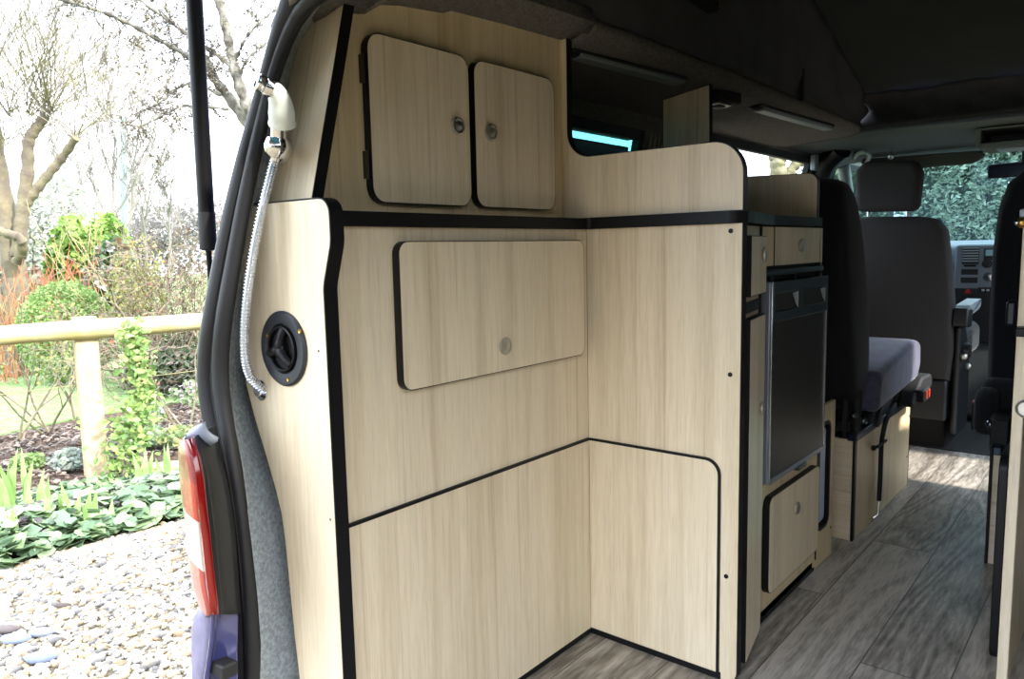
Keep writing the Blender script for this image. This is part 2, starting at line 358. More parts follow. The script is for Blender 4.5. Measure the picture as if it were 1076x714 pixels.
# rear fixed ceiling: follows the top of the upper cabinet; the roof hole starts at y = -.5
rows = []; rowsb = []
for y, z in ((-.66, 1.165), (-.60, 1.186), (-.52, 1.192), (-.515, 1.192), (-.481, 1.214), (-.44, 1.222), (-.34, 1.232), (-.32, 1.24), (-.18, 1.247), (-.02, 1.252), (.03, 1.254)):
    xl_ = min(-.08, max(-.44, -.085-(y+.63)*1.35)); f_ = [(xl_, y, z-.02), (xl_*.6-.022, y, z-.008), (-.055, y, z+.003)]
    if y < -.515: rows.append(f_+[(.01, y, z+.018), (.10, y, z+.035), (.3, y, z+.04), (.6, y, z+.04), (.9, y, z+.02), (1.2, y, z-.04)])
    else: rowsb.append(f_+[(-.012, y, z+.011), (.004, y, z+.026), (-.004, y, z+.05), (-.04, y, z+.07)])
st('ceiling_rear', G().loft(rows), LINC, smooth=True, solid=.008)
st('ceiling_rear_side', G().loft(rowsb), LINC, smooth=True, solid=.008)
# rising roof: canvas sides, sloping roof cloth, front canvas
RZ = lambda y: 1.415-.343*(y-1.87)
rows = []
for i in range(25):
    y = -.515+(1.925+.515)*i/24; zt = RZ(y); r = []; zb = 1.245+.03*min(1, (y+.515)/.5)
    for k in range(9):
        f = k/8; z = zb+(zt-zb)*f
        wv = .012*math.sin(y*16+f*5)*math.sin(f*PI)+.01*math.sin(y*31+f*9)*math.sin(f*PI)
        r.append((-.012+.027*f+wv*(.3 if k < 2 else 1), y, z))
    rows.append(r)
st('wall_canvas_left', G().loft(rows), CANV, smooth=True, solid=.002)
st('wall_canvas_right', G().loft([[(.775-.02*f/8, y, 1.26+(RZ(y)-1.26)*f/8) for f in range(9)] for y in (-.515, .03, .6, 1.2, 1.9)]), CANV, solid=.002)
st('wall_canvas_rear', G().box(-.01, .78, -.525, -.515, 1.22, RZ(-.515)), CANV)
rows = []
for i in range(33):
    x = -.008+.80*i/32; r = []
    for k in range(9):
        f = k/8; r.append((x, 1.905+.035*math.sin(f*PI)+.008*math.sin(x*34+f*7)*math.sin(f*PI)+.006*math.sin(x*71+f*3), 1.275+(.122+.004*math.sin(x*22))*f))
    rows.append(r)
st('wall_canvas_front', G().loft(rows), CANV, smooth=True, solid=.002)
g = G(); g.add([(x, y, RZ(y)+dz) for dz in (0, .04) for (x, y) in ((-.05, -.54), (.82, -.54), (.82, 1.955), (-.05, 1.955))], [(0, 1, 2, 3), (7, 6, 5, 4), (0, 4, 5, 1), (1, 5, 6, 2), (2, 6, 7, 3), (3, 7, 4, 0)])
st('ceiling_rising_roof', g, ROOF)
for y0, nm in ((.85, 'canvas_strap'),):
    g = G().box(.0, .012, .88, .905, 1.30, 1.40)
tag(ob('canvas_strap', G().prism(rp([(1.215, 1.285), (1.235, 1.285), (1.23, 1.385, .005), (1.22, 1.385, .005)]), 'x', .0, .012), BLKM), 'short black strap hanging on the roof canvas above the slim lamp', 'strap')
p = at(718, 0, 'x', .01); q = at(748, 14, 'x', .01)
t = thing('roof_catch', 'black roof catch hanging at the top of the canvas side', 'catch', (.02, (p[1]+q[1])/2, q[2]))
ob('catch_body', G().prism(rp([(p[1]-.05, p[2]+.02), (q[1], q[2]+.03), (q[1], q[2]), (q[1]-.05, q[2]+.003, .004)]), 'x', -.002, .028), BLKM, t, bev=.002)
ob('catch_pin', G().tube([(.03, q[1]-.012, q[2]+.012), (.036, q[1]-.012, q[2]+.012)], .006, 10), BRASS, t)
# cab header, headliner, pillars
st('trim_4', G().box(-.30, 1.08, 1.93, 1.985, 1.263, 1.30), mat('header_dark', (40, 46, 52), .7), bev=.008)
rows = []
for y, z in ((1.95, 1.272), (2.2, 1.268), (2.5, 1.256), (2.78, 1.236)):
    rows.append([(-.352, y, z-.028), (-.335, y, z-.018), (-.30, y, z-.008), (-.15, y, z+.002), (.1, y, z+.006), (.6, y, z+.006), (.9, y, z), (1.05, y, z-.02), (1.13, y, z-.10)])
st('ceiling_cab', G().loft(rows), HEADL, smooth=True, solid=.01)
st('ceiling_outer', G().box(-.48, -.03, -.3, 1.94, 1.335, 1.35).box(.80, 1.2, -.6, 1.94, 1.345, 1.36).box(-.03, .80, -.62, -.53, 1.30, 1.33), BLUE)
st('ceiling_outer_front', G().box(-.48, 1.2, 1.975, 2.85, 1.325, 1.345), BLUE)
def post(name, pts, r, m, fl=1): 
    return st(name, G().tube(spline(pts, 6), r, 10), m, smooth=True)
post('trim_5', [(-.36, 2.47, .5), (-.37, 2.47, .9), (-.345, 2.46, 1.08), (-.30, 2.44, 1.2), (-.22, 2.40, 1.262)], .055, DGRY)
post('trim_6', [(-.40, 3.36, .80), (-.375, 3.12, 1.0), (-.33, 2.82, 1.235)], .03, HEADL)
post('trim_7', [(1.1, 3.36, .80), (1.07, 3.12, 1.0), (1.03, 2.82, 1.235)], .03, HEADL)
# windscreen and nose
WS = [(-.42, 3.42, .76), (1.13, 3.42, .76), (1.06, 2.80, 1.245), (-.36, 2.80, 1.245)]
st('window_6', G().add([(x, y+d, z) for d in (0, .006) for x, y, z in WS], [(0, 1, 2, 3), (7, 6, 5, 4), (0, 4, 5, 1), (1, 5, 6, 2), (2, 6, 7, 3), (3, 7, 4, 0)]), WSG)
st('wall_front', G().box(-.45, 1.16, 3.42, 3.47, -.4, .78), DGRY)
# rear pillar: rubber seal, fleece lining, body
def ysl(py): return -.645-.075*min(1, max(0, py/330.))
so = [(305, -14), (289, 35), (272, 100), (250, 180), (232, 260), (218, 340), (213, 390), (216, 430), (228, 490), (240, 560), (246, 640), (248, 714), (247, 790)]
si = [(345, -10), (318, 12), (298, 50), (285, 90), (262, 200), (250, 270), (240, 330), (236, 380), (240, 430), (252, 500), (262, 580), (268, 640), (272, 714), (272, 790)]
pl = [(372, -14), (352, 0), (322, 28), (306, 62), (280, 190), (262, 270), (256, 330), (256, 390), (266, 440), (288, 520), (299, 580), (306, 640), (315, 714), (322, 790)]
SO = [at(a, b, 'y', ysl(b)) for a, b in so]; SI = [at(a, b, 'y', ysl(b)+.004) for a, b in si]
def resamp(P, n=40):
    Q = spline(P, 8); L = [0]
    for a, b in zip(Q, Q[1:]): L.append(L[-1]+(b-a).length)
    out = []
    for i in range(n):
        s_ = L[-1]*i/(n-1); k = max(j for j in range(len(L)) if L[j] <= s_+1e-9); k = min(k, len(Q)-2)
        f = (s_-L[k])/max(1e-9, L[k+1]-L[k]); out.append(Q[k].lerp(Q[k+1], f))
    return out
SOr, SIr = resamp(SO), resamp(SI)
t = thing('door_seal', 'black rubber tailgate seal running down the rear left pillar', 'seal', SOr[-1])
g = G(); g2 = G(); g3 = G()
A_ = [a.lerp(b, .27) for a, b in zip(SOr, SIr)]; B_ = [a.lerp(b, .80) for a, b in zip(SOr, SIr)]
w_ = [(b-a).length for a, b in zip(SOr, SIr)]
ob('outer_bulb', G().tube(A_, [x*.26 for x in w_], 14), SEAL, t, smooth=True)
ob('inner_lip', G().tube(B_, [x*.19 for x in w_], 12), SEAL, t, smooth=True)
ob('carrier', G().tube([a.lerp(b, .53)+Vector((.004, .006, 0)) for a, b in zip(SOr, SIr)], [x*.22 for x in w_], 12), BLKM, t, smooth=True)
PLr = resamp([at(a, b, 'y', (-.652 if b > 214 else -.652+.26*max(0, (214-b)/214*.28))+.012) for a, b in pl])
rows = []
for a, b in zip(SIr, PLr):
    m_ = a.lerp(b, .5)+Vector((.0, -.012, 0)); e = b+(b-a)*.55+Vector((0, .03, 0)); rows.append([a+Vector((-.006, .0, 0)), a.lerp(b, .22)+Vector((0, -.014, 0)), m_, b, e])
st('wall_pillar_lining', G().loft(rows), LIN, smooth=True, solid=.004)
st('wall_rear_corner', G().loft([[p+Vector((.004, .004, 0)), p.lerp(Vector((-.43, YST(p.z), p.z)), .5)+Vector((.004, .012, 0)), Vector((-.43, YST(p.z)+.01, p.z))] for p in SOr]), BLUE, smooth=True, solid=.003)

# tailgate, open overhead: hinged at the roof, window in it, strut on the left
t = thing('tailgate', 'open blue tailgate lifted above the rear of the van', 'tailgate', (.35, -.66, 1.34))
def tgp(u, v, h=0): return (u, -.68-v*.985, 1.285+v*.03+h)
g = G()
for (a, b, c, d) in ((-.26, 1.16, 0, .16), (-.26, 1.16, .55, 1.35), (-.26, -.12, .16, .55), (1.02, 1.16, .16, .55)):
    g.add([tgp(u, v, h) for h in (0, .05) for (u, v) in ((a, c), (b, c), (b, d), (a, d))], [(0, 1, 2, 3), (7, 6, 5, 4), (0, 4, 5, 1), (1, 5, 6, 2), (2, 6, 7, 3), (3, 7, 4, 0)])
ob('door_panel', g, BLUE, t, bev=.01)
ob('rear_glass', G().add([tgp(u, v, h) for h in (.02, .026) for (u, v) in ((-.12, .16), (1.02, .16), (1.02, .55), (-.12, .55))], [(0, 1, 2, 3), (7, 6, 5, 4), (0, 4, 5, 1), (1, 5, 6, 2), (2, 6, 7, 3), (3, 7, 4, 0)]), TINTD, t)
s0 = Vector(dp(224, 330, 1.19)); s1 = Vector(dp(219, 262, 1.165)); s2 = Vector(dp(204, 0, 1.10)); dr = (s2-s1).normalized()
t = thing('gas_strut', 'black tailgate gas strut with a thin rod at its foot', 'strut', s0)
ob('cylinder', G().tube([s1, s1+dr*.01, s2+dr*.02, s2+dr*.055], [.0115, .0120, .0120, .0120], 20), BLK, t, smooth=True)
ob('end_sleeve', G().tube([s1-dr*.002, s1, s1+dr*.055, s1+dr*.057], [.009, .0128, .0128, .0118], 20), BLKM, t, smooth=True)
ob('rod', G().tube([s0, s1], .0045, 12), BLK, t, smooth=True)
ob('ball_joint', G().ball(s0, .011), BLKM, t, smooth=True)

# tail light on the rear corner, body corner below
def strip(l, r, yl, yr, k=7, bulge=0.):
    rows = []
    for (a, b) in zip(l, r):
        pa, pb = Vector(at(*a, 'y', yl)), Vector(at(*b, 'y', yr)); row = []
        for i in range(k): f = i/(k-1); row.append(pa.lerp(pb, f)+Vector((0, -bulge*math.sin(f*PI), 0)))
        rows.append(row)
    return rows
Lp = [(194, 461), (192, 480), (193, 505), (196, 530), (200, 560), (203, 590), (207, 617), (214, 634), (222, 645)]
Mp = [(199, 462), (204, 480), (209, 504), (211, 530), (214, 560), (217, 590), (220, 617), (223, 634), (225, 645)]
Rp = [(202, 461), (209, 480), (214, 504), (217, 530), (221, 560), (224, 590), (227, 617), (228.5, 634), (229, 645)]
Hp = [(224, 448), (229, 480), (236, 504), (241, 530), (245, 560), (247, 590), (249, 617), (250, 634), (251, 645)]
t = thing('tail_light', 'red and clear tail light cluster on the rear corner of the van', 'tail light', at(224, 645, 'y', -.79))
def lensmat():
    m = bpy.data.materials.new('lens'); n, l, b = nodes(m); tcx = n.new('ShaderNodeTexCoord'); sx = n.new('ShaderNodeSeparateXYZ'); r = n.new('ShaderNodeValToRGB')
    l.new(tcx.outputs['Object'], sx.inputs[0]); mr = n.new('ShaderNodeMapRange'); mr.inputs[1].default_value = 0; mr.inputs[2].default_value = .27
    l.new(sx.outputs[2], mr.inputs[0]); l.new(mr.outputs[0], r.inputs['Fac']); r.color_ramp.interpolation = 'CONSTANT'; e = r.color_ramp.elements
    e[0].position = 0; e[0].color = (*lin((160, 62, 56)), 1); e[1].position = .26; e[1].color = (*lin((200, 186, 176)), 1)
    for ps, cc in ((.52, (170, 48, 26)), (.72, (140, 40, 32)),): x = e.new(ps); x.color = (*lin(cc), 1)
    l.new(r.outputs[0], b.inputs['Base Color']); b.inputs['Roughness'].default_value = .18; b.inputs['Coat Weight'].default_value = .6
    wv = n.new('ShaderNodeTexWave'); wv.inputs['Scale'].default_value = 90; wv.bands_direction = 'Z'; l.new(tcx.outputs['Object'], wv.inputs['Vector'])
    bu = n.new('ShaderNodeBump'); bu.inputs['Strength'].default_value = .25; bu.inputs['Distance'].default_value = .002; l.new(wv.outputs['Fac'], bu.inputs['Height']); l.new(bu.outputs[0], b.inputs['Normal']); return m
ob('lens', G().loft(strip(Lp, Mp, -.765, -.80, 7, .006)), lensmat(), t, smooth=True, solid=.012)
ob('lens_rim', G().loft(strip(Mp, Rp, -.803, -.797, 4, .003)), mat('red_lens', (130, 8, 8), .15, coat=.6), t, smooth=True, solid=.008, label='bright red rim of the lens')
ob('housing', G().loft(strip(Rp, Hp, -.795, -.745, 6, .004)), DGRY, t, smooth=True, solid=.008)
ob('top_cap', G().loft(strip([(193, 463), (197, 455), (204, 449), (214, 444)], [(202, 464), (210, 466), (221, 468), (229, 462)], -.785, -.76, 5, .006)), mat('pale_blue_gloss', (170, 182, 205), .2, coat=.8), t, smooth=True, solid=.006)
t = thing('body_corner', 'dusty blue rear body corner below the tail light', 'car body', at(222, 730, 'y', -.77))
L2 = [(212, 630), (206, 648), (203, 662), (203, 685), (207, 714), (214, 780)]; M2 = [(225, 640), (224.5, 650), (224, 662), (222, 680), (217, 714), (210, 780)]
L2 = [(213, 636), (206, 648), (203, 662), (203, 685), (204, 714), (204, 780)]; R2 = [(249, 640), (249, 650), (249, 662), (249, 680), (250, 714), (251, 780)]
ob('side_skin', G().loft(strip(L2, M2, -.755, -.785, 6, .006)), BLUED, t, smooth=True, solid=.006)
ob('inner_jamb', G().loft(strip(M2, R2, -.785, -.745, 8, -.008)), BLUE, t, smooth=True, solid=.006)
ob('crease', G().tube([Vector(at(a, b, 'y', -.789)) for a, b in M2], .004, 8), BLUE, t, smooth=True)
p = at(231, 686, 'y', -.765); q = at(248, 711, 'y', -.765)
ob('bump_stop', G().prism(rp([(p[0], p[2]-.004, .004), (q[0], p[2], .004), (q[0], q[2], .004), (p[0], q[2], .006)]), 'y', -.785, -.76), BLKM, t, bev=.003, label='black moulded rubber bump stop')
# outer skin of the left side behind the lamp
st('wall_left_outer', G().loft([[(-.47, y, -.3), (-.47, y, .2), (-.475, y, .6), (-.47, y, .84)] for y in (-.54, 0, 1, 2, 3.3)]), BLUE, smooth=True, solid=.004)

# ------------------------------------------------------------------ the fitted furniture
def knob(par, p, d, r=.0155, m=STEEL, name='knob'):
    return ob(name, G().lathe([(r*.7, 0), (r*.8, .002), (r*.96, .0035), (r, .0052), (r*.97, .0072), (r*.80, .0082), (r*.62, .0072), (r*.5, .0077), (.0005, .0088)], p, d, 28), m, par, smooth=True)
def edged(par, name, poly, ax, a, b, m, t=.0014, closed=True, en='edging', bev=.0008):
    o = ob(name, G().prism(poly, ax, a, b), m, par)
    s = 1 if sum(p[0]*q[1]-q[0]*p[1] for p, q in zip(poly, poly[1:]+poly[:1])) > 0 else -1
    e = ob(en, G().band(poly, ax, min(a, b)+.0002, max(a, b)-.0003, t, True, s), BLK, par)
    e.parent = o; e['_o'] = o['_o']
    return o
# rear unit, panel facing the aisle
t = thing('rear_cabinet', 'pale oak rear cabinet under the black worktop with a drop-down flap', 'cabinet', (-.1, -.3, 0))
ob('side_panel', G().box(-.015, 0, -.642, -.0005, .008, .868), W1, t)
ob('skirting', G().box(-.013, .003, -.642, -.002, 0.0, .012), BLK, t)
lp = ob('lower_panel', G().box(.0002, .0035, -.64, -.004, .012, .428), W2, t)
e = ob('edging', G().box(.0002, .0045, -.64, -.0035, .428, .4335), BLK, None); e.parent = lp; e['_o'] = lp['_o']; 
for v in e.data.vertices: v.co = v.co-Vector(lp['_o'])
dr_ = edged(t, 'flap_door', rr(-.5275, -.0375, .617, .8448, .018), 'x', .0035, .0185, W3, .0014)
k = knob(t, (.0185, -.291, .661), (1, 0, 0)); k.parent = dr_; k['_o'] = dr_['_o']
# tall partition facing the rear
t = thing('partition_panel', 'tall pale oak panel facing the tailgate with a rounded bolted-on lower panel', 'panel', (.16, .01, 0))
edged(t, 'main_panel', rp([(.0005, .0), (.331, .0, .022), (.331, .868), (.0005, .868)]), 'y', 0, .018, W2, .0018)
ob('skirting', G().box(.004, .30, -.0035, .0, 0, .013), BLK, t)
lpoly = rp([(.0045, .012), (.292, .012), (.292, .4285, .026), (.0045, .4285)])
lp = ob('lower_panel', G().prism(lpoly, 'y', -.0035, -.0002), W3, t)
path = rp([(.292, .004), (.292, .4285, .026), (.0045, .4285)])
path = path[:1]+path[1:]; 
path = [(.292, .004)]+[p for p in lpoly if p[1] > .35 and p[0] > .2]+[(.0045, .4285)]
e = ob('edging', G().band(path, 'y', -.0046, -.0002, .0048, False, 1), BLK, t); e.parent = lp
for a, b in ((.310, .855), (.312, .595), (.309, .209)):
    ob('screw_cap', G().lathe([(.0045, 0), (.0042, .0015), (.0005, .002)], (a, -.0001, b), (0, -1, 0), 12), BLK, t, smooth=True)
# worktop wrapping both units
wt = rp([(-.10, -.636), (.011, -.636), (.011, -.013, .012), (.318, -.013, .022), (.336, .008, .008), (.330, .05), (.312, .14, .05), (.291, .25, .06), (.291, .553), (-.10, .553)][::-1], 7)
t = thing('worktop', 'black-edged worktop running over the rear cabinet and the galley', 'worktop', (.0, 0, .868))
ob('top', G().prism(wt, 'z', .8695, .8885), mat('worktop_dark', (40, 42, 44), .4), t)
wf = [p for p in wt if p[0] > .005][::-1]
ob('front_edging', G().band([(.011, -.636)]+[p for p in wt[::-1] if p[0] > .0105 and p != (.011, -.636)], 'z', .8688, .8895, .0022, False, 1), BLK, t)
# tailgate-end shower panel with the speaker-like fitting
def xl(P, y): return [(at(a, b, 'y', y)[0], at(a, b, 'y', y)[2]) for a, b in P]
left = xl([(318, 760), (315, 714), (310, 670), (305, 620), (300, 570), (296, 540), (290, 515), (280, 480), (268, 440), (259, 405), (255, 370), (254.5, 330), (255, 260), (256, 219)], -.66)
right = rp([(.006, .0), (.006, .785, .05), (.027, .845, .05), (.027, .9045, .022), (-.10, .9045)])
right = [p for p in right][:-1]
poly = [(left[0][0], 0.)]+left+[(-.10, .905)]+right[::-1]
t = thing('tailgate_end_panel', 'pale oak end panel by the tailgate opening with an S-curved black edge', 'panel', (-.08, -.65, 0))
pn = ob('panel', G().prism(poly, 'y', -.66, -.637), W1, t)
e = ob('edging', G().band(right[1:-1] if False else [p for p in right], 'y', -.6592, -.6365, .0018, False, 1), BLK, t); e.parent = pn
e = ob('edging', G().band([(-.175, .906), (-.02, .906), (.008, .9053)], 'y', -.6598, -.6372, .0012, False, -1), BLK, t); e.parent = pn
for a, b in ((-.011, .693), (-.004, .447)):
    ob('screw_hole', G().lathe([(.0022, 0), (.0005, .0006)], (a, -.6602, b), (0, -1, 0), 10), mat('screw_brown', (96, 72, 50), .6), t)
# upper slanted panel
UK = .265; UY = lambda z: -.640+UK*(z-.907)
def atpl(px, py):       # meet the slanted plane
    d = ray(px, py); nrm = np.array([0, 1, -UK]); o_ = np.array([0, -.640-UK*.907, 0]); return CAM+d*(np.dot(o_-CAM, nrm)/np.dot(d, nrm))
ul = [atpl(a, b) for a, b in [(276, 216), (279, 195), (284, 160), (291, 120), (299, 86), (308, 58), (322, 29), (340, 7), (352, -2), (372, -10)]]
ul = [(p[0], p[2]) for p in ul]
xr = [(-.038, .902), (-.034, 1.0), (-.036, 1.1), (-.040, 1.19)]
poly2 = ul+[(-.042, ul[-1][1])]*(1 if ul[-1][0] < -.042 else 0)+xr[::-1]
poly2 = [p for p in ul if p[0] < -.04]+[(-.040, 1.2)]+[(-.0385, 1.1), (-.038, 1.0), (-.037, .902)]
t = thing('slanted_end_panel', 'narrow pale oak panel slanting up behind the shower head', 'panel', (-.09, -.64, .905))
def slant(g, y0): 
    g.v = [(x, y-y0+UY(z), z) for x, y, z in g.v]; return g
pn = ob('panel', slant(G().prism(poly2, 'y', 0, .018), 0), W5, t)
e = ob('edging', slant(G().band([(-.037, .902), (-.038, 1.0), (-.0385, 1.1), (-.040, 1.2)], 'y', -.0006, .0185, .0016, False, 1), 0), BLK, t); e.parent = pn
# upper cabinet with two doors
t = thing('upper_cabinet', 'pale oak upper cabinet with two rounded doors above the worktop', 'cabinet', (-.2, -.3, .89))
top = [(-.575, 1.196), (-.514, 1.192), (-.481, 1.216), (-.44, 1.224), (-.345, 1.236), (-.335, 1.243), (-.001, 1.257)]
ob('front_panel', G().prism([(-.001, .8905), (-.627, .8905), (-.548, 1.194)]+top[1:], 'x', -.075, -.058), W4, t)
ob('carcass', G().prism([(-.02, .8905), (-.50, .8905), (-.40, 1.10), (-.20, 1.17), (-.02, 1.19)], 'x', -.20, -.076), W4, t)
ob('bottom_edge', G().box(-.06, -.056, -.645, -.002, .889, .893), BLK, t)
for (a, b, kx, kz, hg) in ((-.5225, -.3005, -.335, 1.042, True), (-.2845, -.051, -.249, 1.040, False)):
    d_ = edged(t, 'door', rr(a, b, .9085, 1.162, .024), 'x', -.055, -.040, W3 if hg else W2, .0014)
    k_ = knob(t, (-.040, kx, kz), (1, 0, 0)); k_.parent = d_
    if hg:
        for zc in (1.109, .965):
            h_ = ob('hinge', G().box(-.0575, -.046, a-.0045, a-.0015, zc-.021, zc+.021).tube([(-.047, a-.0042, zc-.022), (-.047, a-.0042, zc+.022)], .0022, 8), mat('hinge_bronze', (58, 52, 46), .45, .6), t)
            h_.parent = d_
# upper partition (window-shaped cut-out)
up = [(-.0575, .8915), (-.0575, 1.2), (-.0575, 1.2570), (-.052, 1.2572), (-.0455, 1.251)]
cut = rp([(-.0455, 1.251), (-.046, 1.013, .055), (.331, 1.0135, .058), (.331, .8915), (0, .5)], 10)
cut = [p for p in cut if p[1] > .88]
t = thing('galley_side_panel', 'pale oak galley side panel with a big rounded cut-out above the worktop', 'panel', (.13, .01, .89))
edged(t, 'panel', up[:4]+cut, 'y', 0.0005, .0175, W1, .0018)
ob('cover_strip', G().box(-.0582, -.0562, -.003, .0, .8915, 1.256), W4, t)
# galley carcass with angled corner
t = thing('corner_cupboard', 'angled corner cupboard beside the tall partition', 'cupboard', (.29, .12, 0))
P0, P1 = Vector((.319, .0195, 0)), Vector((.281, .209, 0)); dv = (P1-P0).normalized(); nv = Vector((dv.y, -dv.x, 0)); LN = (P1-P0).length
def quad(g, a, b, z0, z1, d0, d1):
    vs = [P0+dv*a+nv*d0, P0+dv*b+nv*d0, P0+dv*b+nv*d1, P0+dv*a+nv*d1]
    return g.add([(*v.xy, z0) for v in vs]+[(*v.xy, z1) for v in vs], [(0, 1, 2, 3), (7, 6, 5, 4), (0, 4, 5, 1), (1, 5, 6, 2), (2, 6, 7, 3), (3, 7, 4, 0)])
ob('face_frame', quad(G(), 0, LN, .012, .866, -.015, 0), W4, t)
ob('skirting', quad(G(), 0, LN, .0, .012, -.015, .001), BLK, t)
ob('post', quad(G(), LN-.007, LN+.003, .0, .866, -.014, .004), BLK, t)
for z0, z1, kz in ((.735, .845, .81), (.02, .690, .505)):
    d_ = ob('door', quad(G(), .03, LN-.016, z0, z1, .0005, .0155), W2, t)
    e_ = ob('edging', quad(quad(quad(G(), .0285, .03, z0, z1, .0006, .0152), .0285, LN-.0155, z1, z1+.0015, .0006, .0152), .0285, LN-.0155, z0-.0015, z0, .0006, .0152), BLK, t); e_.parent = d_
    p = P0+dv*(LN-.06)+nv*.0155; k_ = knob(t, (p.x, p.y, kz), tuple(nv), .014); k_.parent = d_
ob('shelf_edge', quad(G(), .0, LN, .70, .722, -.01, .002), BLK, t)
XK = .28
t = thing('galley_cabinet', 'pale oak galley cabinet holding the fridge with a drawer above and a door below', 'cabinet', (.1, .42, 0))
ob('drawer_stile', G().box(XK-.015, XK, .215, .285, .785, .866), W4, t)
ob('carcass_side', G().box(-.1, XK-.001, .588, .602, .012, .866), W4, t)
ob('carcass_base', G().box(-.1, XK-.002, .215, .588, .012, .03), W4, t)
d_ = edged(t, 'drawer', rp([(.287, .785), (.573, .785), (.573, .866), (.287, .866)]), 'x', XK-.012, XK+.002, W2, .001)
k_ = knob(t, (XK+.002, .435, .826), (1, 0, 0), .0145); k_.parent = d_
ob('drawer_rail', G().box(XK-.01, XK-.001, .215, .60, .755, .784), BLKM, t)
fr = G(); fr.box(XK-.015, XK, .215, .602, .268, .318); fr.box(XK-.015, XK, .215, .24, .03, .268); fr.box(XK-.015, XK, .575, .602, .03, .268); fr.box(XK-.015, XK, .24, .575, .03, .085)
ob('door_frame', fr, W4, t)
ob('black_edges', G().box(XK-.014, XK+.0015, .215, .604, .318, .330).box(XK-.014, XK+.0015, .600, .608, .03, .33).box(XK-.014, XK+.0015, .213, .219, .03, .33), BLK, t)
ob('plinth', G().box(XK-.012, XK-.002, .215, .605, 0, .03), BLK, t)
d_ = edged(t, 'lower_door', rr(.249, .571, .073, .288, .018), 'x', XK+.001, XK+.016, W2, .0014)
k_ = knob(t, (XK+.016, .405, .226), (1, 0, 0), .0145); k_.parent = d_
ep = rp([(.609, .012), (.748, .012), (.748, .42), (.609, .42)])
t2 = thing('galley_end_panel', 'pale oak panel beyond the fridge with a tall black-rimmed opening', 'panel', (.28, .67, 0))
g = G(); g.box(XK-.013, XK-.003, .609, .62, .0, .42); g.box(XK-.013, XK-.003, .70, .748, .0, .42); g.box(XK-.013, XK-.003, .62, .70, 0, .10); g.box(XK-.013, XK-.003, .62, .70, .372, .42)
ob('panel', g, W4, t2)
ob('opening_rim', G().band(rr(.622, .698, .103, .370, .02), 'x', XK-.014, XK+.001, .008, True, 1), BLK, t2)
ob('screw', G().lathe([(.004, 0), (.0005, .002)], (XK-.003, .735, .075), (1, 0, 0), 10), BLK, t2)
tk = ob('water_tank', G().prism(rr(.632, .688, .112, .36, .014), 'x', .10, XK-.006), TANK, None, bev=.004, seg=3)
tag(tk, 'pale blue plastic tank behind the black-rimmed opening', 'tank')
# small splash panel at the end of the galley
t = thing('galley_splash_panel', 'low dark-edged oak panel standing at the far end of the worktop', 'panel', (.1, .575, .89))
edged(t, 'panel', rp([(-.33, .8895), (.284, .8895), (.284, .992, .022), (.0, 1.0), (-.33, 1.0)]), 'y', .538, .552, W3, .0015)
DIVP = [(at(697, 160, 'y', .6)[0], .8895), (-.012, .8895), (-.018, 1.246), (-.151, 1.226)]
t = thing('divider_panel', 'shaded oak divider panel up against the window lining', 'panel', (-.08, .6, .89))
edged(t, 'panel', DIVP, 'y', .60, .615, W2, .0022)
# black kettle-like lid on the worktop
t = thing('hob_pan', 'black rounded lid standing in the shade on the worktop behind the partition', 'pan', (.085, .45, .8885))
ob('body', G().lathe([(.03, 0), (.045, .01), (.048, .04), (.045, .05)], (.066, .42, .8885), (0, 0, 1), 24), BLKM, t, smooth=True)
ob('lid', G().lathe([(.047, .05), (.046, .085), (.030, .10), (.0005, .104)], (.066, .42, .8885), (0, 0, 1), 24), BLKM, t, smooth=True)
# fridge
t = thing('fridge', 'compact dark fridge with silver side and two grip handles', 'fridge', (.1, .4, .335))
ob('body', G().box(-.12, .255, .218, .586, .332, .752), FRD, t, bev=.004)
ob('top_strip', G().box(.20, .289, .215, .586, .764, .7765), FRT, t, bev=.003)
d_ = ob('door', G().box(.262, .296, .236, .592, .330, .750), FRD, t, bev=.003)
s_ = ob('side_trim', G().box(.2, .297, .226, .2355, .326, .752), FRS, t, bev=.002, label='silver door side')
f_ = ob('corner_strip', G().box(.292, .2985, .2355, .2405, .326, .752), mat('silver_strip', (215, 215, 220), .25, .9), t, bev=.001)
f_ = ob('far_strip', G().box(.294, .2985, .586, .5915, .330, .690), mat('silver_strip2', (190, 192, 200), .25, .9), t)
ob('bottom_trim', G().box(.262, .2985, .24, .592, .322, .334), FRS, t, bev=.001)
ob('bottom_latch', G().box(.27, .301, .41, .46, .312, .324), FRT, t, bev=.002)
hb = G(); hb.box(.294, .299, .242, .5905, .728, .752); hb.box(.294, .299, .242, .252, .69, .728); hb.box(.294, .299, .39, .42, .69, .728); hb.box(.294, .299, .575, .5905, .69, .728); hb.box(.294, .299, .242, .5905, .668, .690)
ob('handle_panel', hb, FRT, t, bev=.0015)
for y in (.388, .573):
    ob('grip', G().add([(.2985, y, .726), (.2985, y-.035, .724), (.2985, y-.015, .700), (.2985, y, .690), (.280, y, .708)], [(0, 1, 4), (1, 2, 4), (2, 3, 4), (3, 0, 4), (0, 3, 2, 1)]), mat('grip_pale', (190, 192, 200), .3), t)
for y in (.26, .40, .56): ob('hinge_pin', G().lathe([(.006, 0), (.006, .012)], (.285, y, .752), (0, 0, 1), 10), BLKM, t)

